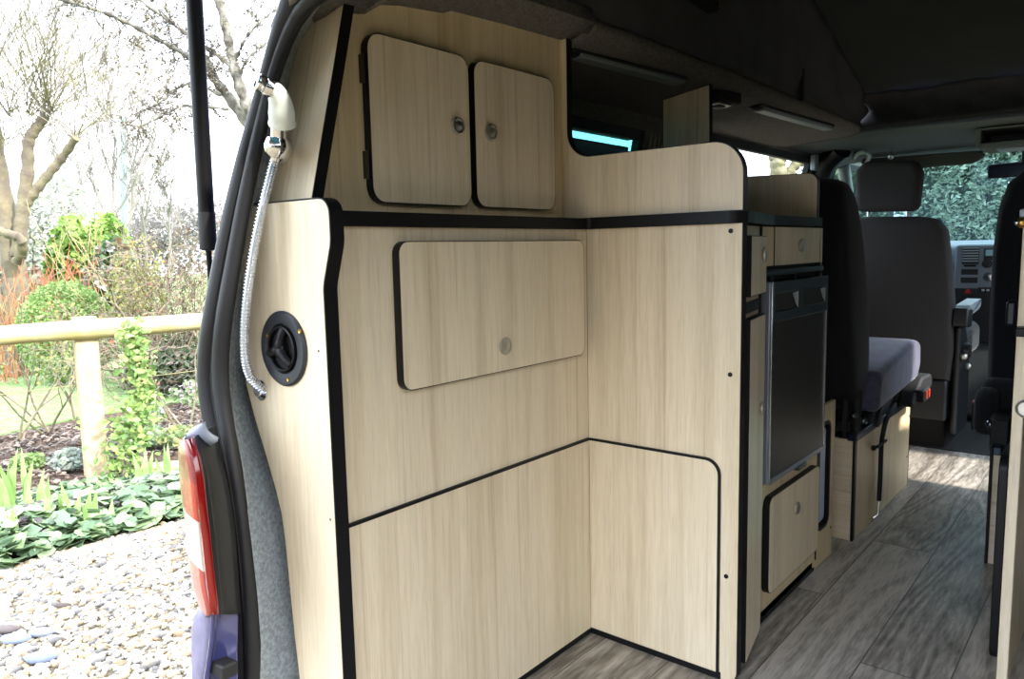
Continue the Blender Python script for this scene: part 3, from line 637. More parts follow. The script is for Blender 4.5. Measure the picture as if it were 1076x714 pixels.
# curtain in the rear side window
g = G(); rows = []
for i in range(41):
    y = .875+.215*i/40; f = .012*math.sin(i*1.25); rows.append([(-.355+f+.0*z, y, z) for z in (.90, 1.0, 1.1, 1.185, 1.205)])
g.loft(rows); tag(ob('curtain', g, mat('cream_curtain', (196, 196, 180), .95), smooth=True, solid=.0015), 'gathered cream curtain at the side of the dark rear window', 'curtain')
tag(ob('window_blind', G().box(-.402, -.396,   .105, .825, .94, 1.146).box(-.400, -.365, .105, .825, 1.166, 1.20), mat('blind_dark', (26, 44, 50), .6)), 'dark blind almost closing the tinted rear side window', 'blind')
# lamps on the lining
def lampbar(label, p0, p1, z, w, h, m):
    p0, p1 = Vector(p0), Vector(p1); d = (p1-p0).normalized(); s_ = Vector((-d.y, d.x, 0)); c_ = (p0+p1)/2
    t = thing('strip_lamp', label, 'lamp', c_, 'slim lamps on the lining')
    def bar(a, b, ww, z0, z1, m, nm, bev):
        vs = [a-s_*ww, b-s_*ww, b+s_*ww, a+s_*ww]
        return ob(nm, G().add([(v.x, v.y, v.z+z0) for v in vs]+[(v.x, v.y, v.z+z1) for v in vs], [(0, 1, 2, 3), (7, 6, 5, 4), (0, 4, 5, 1), (1, 5, 6, 2), (2, 6, 7, 3), (3, 7, 4, 0)]), m, t, bev=bev)
    bar(p0+d*.03, p1-d*.01, w, -h, 0, m, 'diffuser', .003); bar(p0, p1, w*1.15, -h*.35, .004, DGRY, 'base', .003)
    ob('end_cap', G().ball(p0+d*.015+Vector((0, 0, -h*.3)), (w*1.1, .02, h*.6)), BLKM, t, smooth=True)
LP = mat('lamp_diffuser', (150, 158, 160), .4)
lampbar('long slim lamp above the tinted rear window', (-.082, .055, 1.247), (-.045, .50, 1.247), 0, .017, .014, mat('lamp_diffuser_grey', (120, 128, 128), .45))
lampbar('slim silver lamp on the lining above the clear side window', (-.058, 1.0, 1.252), (-.03, 1.62, 1.252), 0, .018, .015, LP)
t = thing('reading_lamp', 'black swivel reading lamp fixed to the lining beside the divider', 'lamp', (-.05, .76, 1.25))
ob('housing', G().prism(rp([(-.10, .70, .01), (-.035, .68, .02), (-.01, .80, .02), (-.09, .84, .02)]), 'z', 1.222, 1.252), BLKM, t, bev=.006)
ob('lens', G().prism(rp([(-.085, .715, .008), (-.04, .70, .008), (-.03, .775, .01), (-.08, .80, .01)]), 'z', 1.217, 1.2225), mat('lamp_ring', (120, 118, 112), .3, .6), t, bev=.002)
ob('switch', G().prism(rp([(-.073, .735, .004), (-.05, .73, .004), (-.045, .765, .004), (-.068, .775, .004)]), 'z', 1.214, 1.2175), BLKM, t)

# ------------------------------------------------------------------ shower
hd = [dp(277.5, 90, 1.095), dp(292, 97, 1.10)]
t = thing('shower_handset', 'white hand shower with chrome nozzle pointing left', 'shower head', dp(294, 145, 1.12))
ob('handle', G().tube(spline([dp(286, 93, 1.035), dp(291, 98, 1.04), dp(294.5, 108, 1.05), dp(296, 120, 1.06), dp(296.5, 131, 1.07)], 5), [.0105+.0075*min(1, i/14)+(.0012 if i > 18 else 0) for i in range(21)], 20), WHITE, t, smooth=True)
a, b = Vector(dp(287, 94.5, 1.035)), Vector(dp(274, 88, 1.025)); d = (b-a).normalized()
ob('nozzle', G().lathe([(.0100, 0), (.0122, .002), (.0122, .011), (.0116, .0125), (.0122, .014), (.0122, .022), (.0100, .024), (.0088, .0225), (.0005, .0225)], a, d, 24), CHR, t, smooth=True)
ob('lever', G().tube(spline([dp(298, 96, 1.04), dp(304, 112, 1.055), dp(307.5, 130, 1.072)], 5), [.003]*10+[.0045], 8), WHITE, t, smooth=True)
ob('collar', G().tube([dp(292.5, 130, 1.07), dp(292, 146, 1.078)], .0112, 20), CHR, t, smooth=True)
t = thing('shower_bracket', 'round chrome wall bracket holding the hand shower', 'bracket', dp(296, 158, 1.13))
wp = atpl(299, 160); 
ob('wall_disc', G().lathe([(.0225, 0), (.0225, .012), (.0205, .016), (.012, .017)], (wp[0], wp[1], wp[2]), (.05, -1, .2), 28), CHR, t, smooth=True)
ob('arm', G().tube([(wp[0], wp[1]-.01, wp[2]), dp(292, 155, 1.085)], [.012, .010], 14), CHR, t, smooth=True)
c0 = Vector(dp(290.5, 154.5, 1.08)); ax = (Vector(dp(292, 145, 1.08))-Vector(dp(290, 165, 1.08))).normalized()
ob('ball_clamp', G().lathe([(.009, -.016), (.016, -.010), (.0185, 0), (.016, .010), (.010, .014)], c0, ax, 24), CHR, t, smooth=True)
t = thing('shower_hose', 'ribbed silver shower hose hanging in a long curve over the end panel', 'hose', at(276, 410, 'y', -.662))
hp = [dp(290.5, 158, 1.082), dp(288, 170, 1.088), at(283.5, 188, 'y', -.672), at(275, 222, 'y', -.685), at(267, 262, 'y', -.693), at(260.5, 305, 'y', -.70), at(257, 345, 'y', -.702), at(257.5, 375, 'y', -.70), at(262, 394, 'y', -.69), at(268.5, 403, 'y', -.678), at(276, 410.5, 'y', -.666)]
hs = resamp(hp, 300)
ob('hose', G().tube(hs, [(.0054, .0072, .0072, .0054)[i % 4] for i in range(300)], 12), mat('hose_silver', (200, 205, 212), .25, .75), t, smooth=True)
ob('hose_nut', G().tube([dp(289.5, 162, 1.084), dp(288, 172, 1.089)], [.0075, .006], 14), CHR, t, smooth=True)
pz = at(275.5, 410, 'y', -.66)
ob('wall_outlet', G().lathe([(.0165, 0), (.0165, .003), (.0095, .007), (.0085, .010)], (pz[0], -.66, pz[2]), (0, -1, 0), 24), CHR, t, smooth=True)
# round black fitting
cx_, cz_ = -.094, .691
t = thing('round_fitting', 'round black recessed turning knob fitting screwed to the end panel', 'fitting', (cx_, -.66, cz_))
R_ = .0565
ob('flange', G().lathe([(R_, 0), (R_, .003), (R_-.003, .006), (.0405, .006), (.0375, .0045), (.036, .001)], (cx_, -.66, cz_), (0, -1, 0), 48, caps=False), mat('black_plastic_satin', (40, 42, 48), .45), t, smooth=True)
ob('bowl', G().lathe([(.0372, .0042), (.0355, .0008), (.0005, .0006)], (cx_, -.66, cz_), (0, -1, 0), 40, caps=False), BLKM, t, smooth=True)
ob('recess_ring', G().lathe([(.0345, .0), (.0345, .0075), (.0325, .0085), (.0305, .0075), (.0305, .0)], (cx_, -.66, cz_), (0, -1, 0), 40, caps=False), BLK, t, smooth=True)
g = G()
for k in range(3):
    a = math.radians(75+120*k); g.tube(spline([(cx_, -.668, cz_), (cx_+.016*math.cos(a), -.6695, cz_+.016*math.sin(a)), (cx_+.031*math.cos(a), -.665, cz_+.031*math.sin(a))], 5), [.0085]*4+[.0065]*4+[.007]*3, 12)
g.lathe([(.0115, 0), (.0115, .0105), (.009, .0125), (.0005, .0125)], (cx_, -.66, cz_), (0, -1, 0), 24)
ob('spoked_knob', g, BLK, t, smooth=True)
ob('centre_screw', G().lathe([(.0065, 0), (.006, .002), (.003, .003), (.0005, .0018)], (cx_, -.6725, cz_), (0, -1, 0), 16), CHR, t, smooth=True)
for a, b in ((315, 348.5), (281.5, 353), (303, 399)):
    p = at(a, b, 'y', -.666); ob('screw', G().lathe([(.0032, 0), (.003, .0012), (.0005, .0006)], (p[0], -.6658, p[2]), (0, -1, 0), 12), BRASS, t)

# ------------------------------------------------------------------ seats
def seatbox(name, label, x0, x1, y0, y1, z1, m1, edge_side):
    t = thing(name, label, 'seat box', ((x0+x1)/2, (y0+y1)/2, 0))
    ob('end_panel', G().box(x0, x1, y0, y0+.012, 0, z1), WY, t)
    xs = (x1-.012, x1) if edge_side > 0 else (x0, x0+.012)
    ob('side_panel', G().box(*xs, y0+.013, y1, 0, z1), W4, t)
    ob('far_panel', G().box(x0, x1, y1-.012, y1, 0, z1-.002), WY, t)
    ob('top_board', G().box(x0+.002, x1-.002, y0+.013, y1-.013, z1-.014, z1-.002), BLKM, t)
    xe = (x1-.003, x1+.004) if edge_side > 0 else (x0-.004, x0+.003)
    ob('corner_edging', G().box(*xe, y0-.008, y0+.012, 0, z1+.02), BLK, t, bev=.002)
    xr_ = (x1-.02, x1+.006) if edge_side > 0 else (x0-.006, x0+.02)
    ob('top_rail', G().box(*xr_, y0-.002, y1+.03, z1-.004, z1+.018), mat('rail_blue_black', (40, 52, 66), .3, .6), t, bev=.003)
    return t
t = seatbox('seat_box', 'pale wooden box with black edges under the left bench seat', -.1, .296, .865, 1.52, .288, WY, 1)
for y, z in ((1.5, .24), (1.49, .1), (.875, .2)): ob('screw', G().lathe([(.004, 0), (.0005, .002)], (.296, y, z), (1, 0, 0), 8), BLK, t)
t = seatbox('seat_box', 'wooden box with a black front edge under the right bench seat', .612, 1.1, .915, 1.40, .290, WY, -1)
def rbox(x0, x1, poly, bev, seg=5): return G().prism(poly, 'x', x0, x1)
# left bench seat
t = thing('bench_seat', 'dark left bench seat with blue-grey cushion, seen from behind the galley', 'seat', (.1, 1.15, .3))
back = [(.88, .36), (.99, .34), (1.06, .46), (1.04, .70), (.985, .90), (.93, 1.0), (.86, 1.02), (.80, .98), (.79, .85), (.83, .60)]
g = G(); rows = []
for k, (x, sc) in enumerate(((-.20, .82), (-.17, .93), (-.12, 1), (0, 1.0), (.14, 1), (.20, .995), (.245, .965), (.272, .90))):
    cy0, cz0 = .93, .60; rows.append([(x+(.028 if True else 0)*(1-(z-.36)/.7)**1*(1 if x > .1 else 0), cy0+(y-cy0)*sc, (cz0+(z-cz0)*(sc if z > .6 else 1))) for y, z in back])
n_ = len(back)
vs = [p for r in rows for p in r]; fs = [(i*n_+k, i*n_+(k+1) % n_, (i+1)*n_+(k+1) % n_, (i+1)*n_+k) for i in range(len(rows)-1) for k in range(n_)]+[tuple(range(n_)), tuple((len(rows)-1)*n_+k for k in range(n_))]
ob('backrest', G().add(vs, fs), CLOTH, t, sub=2)
cu = ob('cushion', G().prism(rp([(.97, .345, .02), (1.47, .375, .03), (1.51, .42, .03), (1.50, .50, .035), (1.40, .515, .04), (1.0, .46, .03)]), 'x', -.2, .325), VELV, t, bev=.028, seg=5, smooth=True)
ob('hinge_frame', G().box(.262, .275, .86, .98, .29, .40).tube([(.29, .90, .30), (.285, .92, .42)], .012, 10).tube([(.295, .98, .318), (.295, 1.06, .36), (.30, 1.1, .40)], .009, 10).box(.24, .28, .87, 1.46, .305, .335), BLKM, t, bev=.002)
DCH = mat('dark_chrome', (110, 120, 130), .2, .9)
for q_, r_ in (((.285, .885, .352), .010), ((.285, .902, .352), .010), ((.292, .955, .325), .012)): ob('bolt', G().ball(q_, r_), DCH, t, smooth=True)
ob('recline_lever', G().prism(rp([(1.03, .30, .006), (1.05, .29, .006), (1.12, .37, .006), (1.10, .385, .006)]), 'x', .30, .312), BLKM, t, bev=.002)
ob('buckle_stalk', G().tube([(.318, 1.14, .36), (.318, 1.22, .43)], .006, 8), STEEL, t)
ob('front_bracket', G().prism(rp([(1.30, .30, .01), (1.60, .335, .02), (1.58, .38, .02), (1.45, .385, .02), (1.36, .35, .01)]), 'x', .295, .345), BLKM, t, bev=.008)
t = thing('belt_buckle', 'black belt buckle with red press button in front of the left box', 'buckle', (.35, 1.42, .32))
ob('housing', G().box(.33, .365, 1.36, 1.46, .315, .355), BLKM, t, bev=.006)
for y in (1.395, 1.435): ob('button', G().box(.364, .3675, y-.008, y+.008, .325, .35), mat('red_button', (190, 50, 30), .4), t, bev=.001)
t = thing('seat_belt_strap', 'black strap with chrome hook hanging down the wooden seat box', 'strap', (.305, 1.1, .0))
q = [at(940, 425, 'x', .318), at(932, 440, 'x', .318), at(928, 455, 'x', .315), at(926, 470, 'x', .31), at(925, 500, 'x', .308), at(923.5, 526, 'x', .306)]
ob('webbing', G().tube(spline(q, 5), .007, 8), BLKM, t, smooth=True)
ob('hook', G().tube([q[-1], at(922, 541, 'x', .306), at(917, 545, 'x', .304), at(916, 549, 'x', .30)], .004, 8), CHR, t, smooth=True)
ob('keeper', G().tube([at(918, 470, 'x', .30), at(922, 470, 'x', .312), at(931, 463, 'x', .314)], .0045, 8).ball(at(918, 471, 'x', .302), .008), BLKM, t, smooth=True)
# front passenger seat
t = thing('front_seat', 'dark front passenger seat with headrest and grey armrest', 'seat', (.1, 2.2, 0))
y0 = 2.02
prof = [(-.15, .28), (.318, .28), (.327, .40), (.318, .60), (.302, .76), (.285, .87), (.255, .915), (.19, .928), (-.05, .935), (-.11, .92), (-.15, .85), (-.17, .6)]
g = G(); rows = []
for yy, s_ in ((0, .90), (.008, .965), (.03, 1), (.09, 1.0), (.125, .96), (.13, .86)):
    rows.append([(.08+(x-.08)*s_, y0+yy+(z-.28)*-.02+.0, .6+(z-.6)*s_) for x, z in prof])
n_ = len(prof); vs = [p for r in rows for p in r]
fs = [(i*n_+k, i*n_+(k+1) % n_, (i+1)*n_+(k+1) % n_, (i+1)*n_+k) for i in range(len(rows)-1) for k in range(n_)]+[tuple(range(n_)), tuple((len(rows)-1)*n_+k for k in range(n_))]
ob('backrest', G().add(vs, fs), CLOTHB, t, bev=.004, smooth=True)
ob('lower_cover', G().box(-.12, .315, 2.025, 2.14, .12, .285), DGRY, t, bev=.01)
hr = ob('headrest', G().prism(rp([(-.040, .955, .03), (.188, .948, .03), (.197, 1.10, .04), (.175, 1.145, .03), (-.010, 1.155, .03), (-.045, 1.12, .03)]), 'y', 2.0, 2.09), CLOTHB, t, bev=.022, seg=4, smooth=True)
for x in (.0, .145): ob('headrest_post', G().tube([(x, 2.05, .90), (x, 2.05, .975)], .006, 10), CHR, t, smooth=True).parent = hr
ob('seat_base', G().box(-.1, .30, 2.10, 2.62, -.012, .33), BLKM, t, bev=.01)
ob('seat_cushion', G().box(-.15, .33, 2.14, 2.68, .33, .47), CLOTH, t, bev=.04, seg=4)
ar = ob('armrest', G().prism(rp([(2.08, .535, .02), (2.30, .55, .02), (2.36, .565, .02), (2.34, .59, .018), (2.08, .578, .018)]), 'x', .322, .372), mat('armrest_vinyl', (150, 162, 170), .5), t, bev=.014, seg=4, smooth=True)
ob('armrest_block', G().prism(rp([(2.03, .50, .015), (2.12, .49, .015), (2.14, .566, .015), (2.04, .572, .015)]), 'x', .318, .376), DGRY, t, bev=.008)
ob('side_valance', G().prism(rp([(2.05, .06, .02), (2.3, .06, .03), (2.28, .35, .03), (2.16, .5, .02), (2.06, .5, .02)]), 'x', .325, .350), DGRY, t, bev=.01, smooth=True)
ob('recliner_knob', G().lathe([(.03, 0), (.028, .02), (.01, .022)], (.358, 2.10, .40), (1, 0, 0), 18), DGRY, t, smooth=True)
ob('recliner_bolt', G().ball((.362, 2.07, .38), .014), STEEL, t, smooth=True); ob('recliner_bolt', G().ball((.365, 2.15, .33), .012), STEEL, t, smooth=True)
# right bench seat
t = thing('bench_seat', 'black right bench seat partly hidden by the tall wooden door', 'seat', (.8, 1.15, .3))
rows = []
prof = [(.560, .40), (.556, .60), (.556, .80), (.565, .92), (.585, .985), (.64, 1.035), (.85, 1.045), (1.0, 1.0), (1.04, .8), (1.03, .4)]
for yy, s_ in ((1.14, .93), (1.155, .985), (1.19, 1), (1.27, 1), (1.31, .97), (1.32, .9)):
    rows.append([(.79+(x-.79)*s_, yy, .7+(z-.7)*s_) for x, z in prof])
n_ = len(prof); vs = [p for r in rows for p in r]
fs = [(i*n_+k, i*n_+(k+1) % n_, (i+1)*n_+(k+1) % n_, (i+1)*n_+k) for i in range(len(rows)-1) for k in range(n_)]+[tuple(range(n_)), tuple((len(rows)-1)*n_+k for k in range(n_))]
ob('backrest', G().add(vs, fs), CLOTH, t, bev=.004, smooth=True)
ob('cushion', G().prism(rp([(1.10, .31, .03), (1.60, .33, .03), (1.62, .42, .04), (1.45, .46, .04), (1.10, .45, .04)]), 'x', .55, 1.04), CLOTH, t, bev=.03, seg=4, smooth=True)
ob('side_bolster', G().prism(rp([(1.05, .30, .03), (1.30, .30, .03), (1.30, .42, .05), (1.05, .43, .05)]), 'x', .545, .60), CLOTH, t, bev=.02, seg=3, smooth=True)
ob('hinge_frame', G().box(.60, .64, .95, 1.25, .29, .37).tube([(.60, .98, .33), (.60, 1.06, .36)], .012, 8), BLKM, t, bev=.003)
for q_, r_ in (((.598, .975, .352), .012), ((.605, 1.0, .305), .010)): ob('bolt', G().ball(q_, r_), DCH, t, smooth=True)
ob('release_tab', G().box(.628, .65, .88, .92, .62, .68), DGRY, t, bev=.006)
t = thing('belt_buckle', 'red topped belt buckle beside the black right bench seat', 'buckle', (.55, 1.14, .36))
ob('housing', G().box(.533, .546, 1.12, 1.15, .30, .375), BLKM, t, bev=.003)
ob('button', G().box(.533, .546, 1.122, 1.148, .3755, .381), mat('red_button2', (170, 50, 50), .4), t)
# tall wooden door at the right edge and black-framed panel behind
t = thing('wardrobe_door', 'tall pale oak door at the far right with a round metal pull', 'door', (.72, .35, 0))
DX0, DX1 = .712, .730
dyb, dyt = .288, .365
g = G(); g.add([(DX0, .300, -.0), (DX1, .300, 0), (DX1, .86, 0), (DX0, .86, 0), (DX0, .325, .885), (DX1, .325, .885), (DX1, .86, .885), (DX0, .86, .885)], [(0, 1, 2, 3), (7, 6, 5, 4), (0, 4, 5, 1), (1, 5, 6, 2), (2, 6, 7, 3), (3, 7, 4, 0)])
ob('leaf', g, W1, t, bev=.002)
p = at(1067, 349, 'y', .29); ob('hinge', G().box(p[0], p[0]+.03, .285, .335, p[2]-.008, p[2]+.008), BLK, t, bev=.002)
p = at(1075.5, 432, 'y', .29); ob('pull', G().lathe([(.0165, 0), (.017, .006), (.013, .009), (.0125, .005), (.0005, .005)], (p[0]+.002, .316, p[2]), (.0, -1, 0), 24), STEEL, t, smooth=True)
p = at(1074, 234, 'y', .30); ob('catch_ball', G().ball((p[0], .308, p[2]), .010), BRASS, t, smooth=True)
ob('catch_tip', G().ball((at(1068.5, 234, 'y', .30)[0], .306, p[2]), .005), CHR, t, smooth=True)
p = at(1074, 222, 'y', .31); ob('catch_plate', G().box(p[0]-.004, p[0]+.03, .312, .34, p[2]-.012, p[2]+.004), DASHL, t, bev=.003)
t = thing('drawer_front', 'wooden panel with thick black rounded rim behind the tall right door', 'panel', (.72, .5, 0))
edged(t, 'panel', rr(.395, .60, .006, .405, .02), 'x', .690, .7105, WY, .006)
ob('rim', G().band(rr(.395, .60, .006, .405, .02), 'x', .688, .704, .008, True, 1), BLK, t, bev=.002)

# ------------------------------------------------------------------ dashboard and cab fittings
t = thing('dashboard', 'blue-grey dashboard with round-knobbed centre console and slatted vent', 'dashboard', (.3, 3.0, .3))
ob('dash_body', G().prism(rp([(3.02, .50), (3.0, .72, .04), (3.04, .805, .04), (3.18, .83, .05), (3.40, .80), (3.40, .25), (3.10, .25)]), 'x', -.41, 1.12), DASH, t, bev=.006, smooth=True)
ob('glovebox_lid', G().prism(rp([(-.25, .55, .02), (.15, .55, .02), (.155, .70, .02), (-.25, .70, .02)]), 'y', 2.988, 3.01), DASH, t, bev=.004)
ob('glovebox_lock', G().lathe([(.010, 0), (.009, .006), (.0005, .007)], (.118, 2.988, .705), (0, -1, 0), 14), CHR, t, smooth=True)
cs = ob('centre_stack', G().prism(rp([(.165, .34), (.50, .34), (.50, .812, .02), (.170, .812, .02)]), 'y', 2.93, 3.06), mat('stack_grey', (104, 114, 124), .45), t, bev=.012, seg=3, smooth=True)
def onst(name, a, b, c, d, y, th, m, bv=.002):
    o = ob(name, G().box(a, b, y-th, y, c, d), m, t, bev=bv); o.parent = cs; return o
onst('lower_stack', .168, .495, .345, .60, 2.9305, .006, DGRY)
onst('vent_bezel', .200, .272, .715, .800, 2.931, .003, DGRY)
for k in range(6): onst('vent_slat', .203, .269, .728+k*.0125, .733+k*.0125, 2.928, .010, DASHL, 0)
onst('vent_wheel', .21, .26, .705, .713, 2.93, .008, BLK)
onst('cubby', .200, .270, .665, .692, 2.931, .002, BLKM); onst('cubby', .200, .270, .625, .652, 2.931, .002, BLKM)
onst('radio', .290, .42, .735, .79, 2.931, .004, DGRY); onst('radio_screen', .298, .40, .755, .783, 2.927, .001, mat('screen_pale', (150, 190, 200), .2))
for z, x_ in ((.718, .305), (.655, .312)):
    o = ob('dial', G().lathe([(.022, 0), (.021, .004), (.014, .005), (.014, .016), (.0005, .017)], (x_, 2.931, z), (0, -1, 0), 20), CHR if z < .7 else DGRY, t, smooth=True); o.parent = cs
o = ob('hazard_triangle', G().add([(.215, 2.9235, .575), (.250, 2.9235, .575), (.2325, 2.9235, .604), (.2325, 2.9225, .585)], [(0, 1, 3), (1, 2, 3), (2, 0, 3)]), mat('hazard_red', (150, 30, 30), .4), t); o.parent = cs
onst('switch_row', .275, .40, .580, .605, 2.9245, .002, BLKM); 
for k in range(4): onst('switch_mark', .29+k*.02, .302+k*.02, .587, .597, 2.922, .001, DASHL, 0)
ob('tunnel_trim', G().prism(rp([(2.7, .0, .02), (3.1, .0), (3.1, .36), (2.95, .36, .03)]), 'x', .19, .48), BLKM, t, bev=.01)
t = thing('rear_view_mirror', 'dark rear view mirror hanging inside the windscreen', 'mirror', (.42, 2.82, 1.2))
ob('shell', G().prism(rp([(.308, 1.108, .012), (.52, 1.108, .012), (.52, 1.176, .012), (.305, 1.170, .012)]), 'y', 2.795, 2.825), BLKM, t, bev=.006, smooth=True)
ob('mirror_glass', G().prism(rp([(.314, 1.113, .01), (.514, 1.113, .01), (.514, 1.170, .01), (.311, 1.165, .01)]), 'y', 2.791, 2.7945), mat('mirror_dark', (60, 66, 72), .15, .9), t)
ob('stem', G().tube([(.445, 2.82, 1.165), (.445, 2.80, 1.235)], .012, 10), BLKM, t)
t = thing('sun_visor', 'grey sun visor folded along the top of the windscreen', 'visor', (.1, 2.72, 1.21))
ob('flap', G().prism(rp([(-.20, 1.170, .02), (.262, 1.172, .03), (.318, 1.205, .01), (.28, 1.228, .01), (-.20, 1.235, .01)]), 'y', 2.69, 2.715), mat('visor_grey', (70, 72, 68), .8), t, bev=.007, smooth=True)
ob('pivot', G().tube([(.26, 2.71, 1.222), (.34, 2.73, 1.225)], .006, 8), DGRY, t)
t = thing('overhead_console', 'grey overhead console with dark tray above the windscreen', 'console', (.5, 2.3, 1.24))
g = G(); g.box(.345, .362, 2.2, 2.45, 1.19, 1.262); g.box(.362, .80, 2.2, 2.45, 1.185, 1.205); g.box(.362, .80, 2.44, 2.45, 1.205, 1.262); g.box(.362, .80, 2.2, 2.45, 1.256, 1.263); g.box(.785, .80, 2.2, 2.44, 1.205, 1.256)
ob('shell', g, HEADL, t, bev=.003)
ob('tray', G().box(.363, .784, 2.215, 2.43, 1.2055, 1.21), BLKM, t)
ob('map_lamp', G().box(.41, .55, 2.25, 2.34, 1.176, 1.186), DASHL, t, bev=.004)
t = thing('grab_handle', 'grey fold-down grab handle on the left of the cab ceiling', 'handle', (-.19, 2.6, 1.24))
ob('grip', G().tube(spline([at(897, 168, 'z', 1.245), at(901, 162, 'z', 1.235), at(909, 160, 'z', 1.225), at(914, 164, 'z', 1.22), at(910, 171, 'z', 1.205)], 6), .009, 10), DASHL, t, smooth=True)
ob('mount', G().ball(at(897, 169, 'z', 1.247), .015).ball(at(908, 170, 'z', 1.21), .014), DASH, t, smooth=True)
p = at(936, 164, 'y', 2.5)
tag(ob('coat_hook', G().ball((p[0], 2.5, p[2]), .014).tube([(p[0], 2.5, p[2]), (p[0], 2.5, 1.262)], .005, 8), CHR, smooth=True), 'small chrome hook on the cab ceiling above the headrest', 'hook')
t = thing('belt_guide', 'pale plastic belt guide on the left door pillar', 'belt guide', (-.27, 2.3, 1.22))
ob('cover', G().prism(rp([(2.30, 1.165, .008), (2.35, 1.165, .008), (2.35, 1.235, .008), (2.30, 1.235, .008)]), 'x', -.322, -.300), DASHL, t, bev=.003)

# ------------------------------------------------------------------ outdoors
GZ = -.55
LK = .56
def noise_ground(name, c1, c2, c3, scale, bump, rough=.95):
    m = bpy.data.materials.new(name); n, l, b = nodes(m); t = n.new('ShaderNodeTexCoord')
    z = n.new('ShaderNodeTexNoise'); z.inputs['Scale'].default_value = scale; z.inputs['Detail'].default_value = 8; z.inputs['Roughness'].default_value = .7
    r = n.new('ShaderNodeValToRGB'); l.new(t.outputs['Object'], z.inputs['Vector']); l.new(z.outputs['Fac'], r.inputs['Fac']); e = r.color_ramp.elements
    e[0].position = .35; e[0].color = (*lin(c1), 1); e[1].position = .68; e[1].color = (*lin(c3), 1); x = e.new(.5); x.color = (*lin(c2), 1)
    l.new(r.outputs[0], b.inputs['Base Color']); b.inputs['Roughness'].default_value = rough; b.inputs['Specular IOR Level'].default_value = .2
    u = n.new('ShaderNodeBump'); u.inputs['Strength'].default_value = bump; u.inputs['Distance'].default_value = .03; l.new(z.outputs['Fac'], u.inputs['Height']); l.new(u.outputs[0], b.inputs['Normal']); return m
def poly_ground(name, pts, z, m, th=.05): return st(name, G().prism(pts, 'z', z-th, z), m)
gv = noise_ground('gravel_bed', (96, 84, 62), (136, 124, 100), (170, 158, 136), 30, .8)
poly_ground('ground_gravel', [(-3.3, -30), (14, -30), (14, 40), (-3.0, 40), (-2.95, .58), (-3.1, -.25), (-3.25, -1.5)], GZ, gv)
poly_ground('ground_soil', [(-9, -30), (-3.2, -30), (-3.15, -1.5), (-3.0, -.25), (-2.85, .58), (-2.9, 40), (-9, 40)], GZ-.02, noise_ground('soil', (62, 48, 40), (98, 80, 68), (140, 122, 106), 26, 1.))
poly_ground('ground_lawn', [(-60, -40), (-7.0, -40), (-6.6, -6), (-6.1, .4), (-6.3, 1.3), (-6.2, 3), (-8, 8), (-8, 60), (-60, 60)], GZ-.008, noise_ground('lawn', (112, 148, 84), (140, 174, 106), (168, 200, 134), 22, .8))

def scatter_mesh(base_v, base_f, P, S, R, cols):
    """many copies of one small shape in one mesh: P positions, S scales (n,3), R rotations (n,3,3)"""
    n, k = len(P), len(base_v); V = np.einsum('nij,nkj->nki', R, base_v[None]*S[:, None, :])+P[:, None, :]
    F = [tuple(int(i)+k*j for i in f) for j in range(n) for f in base_f]
    g = G(); g.v = [tuple(v) for v in V.reshape(-1, 3)]; g.f = F; g.col = np.repeat(np.c_[cols, np.ones(n)], k, 0); return g
def rotm(n, tilt=PI, rng=RNG):
    a, b, c = rng.uniform(0, 2*PI, n), rng.uniform(-tilt, tilt, n), rng.uniform(-tilt, tilt, n)
    ca, sa, cb, sb, cc, sc = np.cos(a), np.sin(a), np.cos(b), np.sin(b), np.cos(c), np.sin(c); o = np.zeros(n); i = np.ones(n)
    Z = np.stack([np.stack([ca, -sa, o], -1), np.stack([sa, ca, o], -1), np.stack([o, o, i], -1)], 1)
    Y = np.stack([np.stack([cb, o, sb], -1), np.stack([o, i, o], -1), np.stack([-sb, o, cb], -1)], 1)
    X = np.stack([np.stack([i, o, o], -1), np.stack([o, cc, -sc], -1), np.stack([o, sc, cc], -1)], 1)
    return Z@Y@X
def fastob(name, g, m, parent=None, smooth=False):
    me = bpy.data.meshes.new(name); v = np.array(g.v, dtype=np.float64)
    if parent is not None: v = v-np.array(parent['_o'])
    me.from_pydata(v.tolist(), [], g.f)
    if len(g.col): ca = me.color_attributes.new('tone', 'FLOAT_COLOR', 'POINT'); ca.data.foreach_set('color', np.asarray(g.col, dtype=np.float32).ravel())
    if smooth: me.shade_smooth()
    me.materials.append(m); o = bpy.data.objects.new(name, me); C.objects.link(o)
    if parent is not None: o.parent = parent
    return o
STONE = attr_mat('stone', .75); LEAF = attr_mat('leaf', .5, .35); BARK = mat('bark', (112, 100, 84), .95, rgb2=(150, 140, 120), scale=22, bump=.8, bscale=40)
TWIG = mat('twig', (112, 100, 86), .9, rgb2=(150, 138, 118), scale=8)
def pal(n, cols, j=.12):
    c = np.array([lin(x) for x in cols])[RNG.integers(0, len(cols), n)]; c = c*.78+.22*c.mean(1, keepdims=True); return np.clip(c*(1+RNG.uniform(-j, j, (n, 1))), 0, 1)
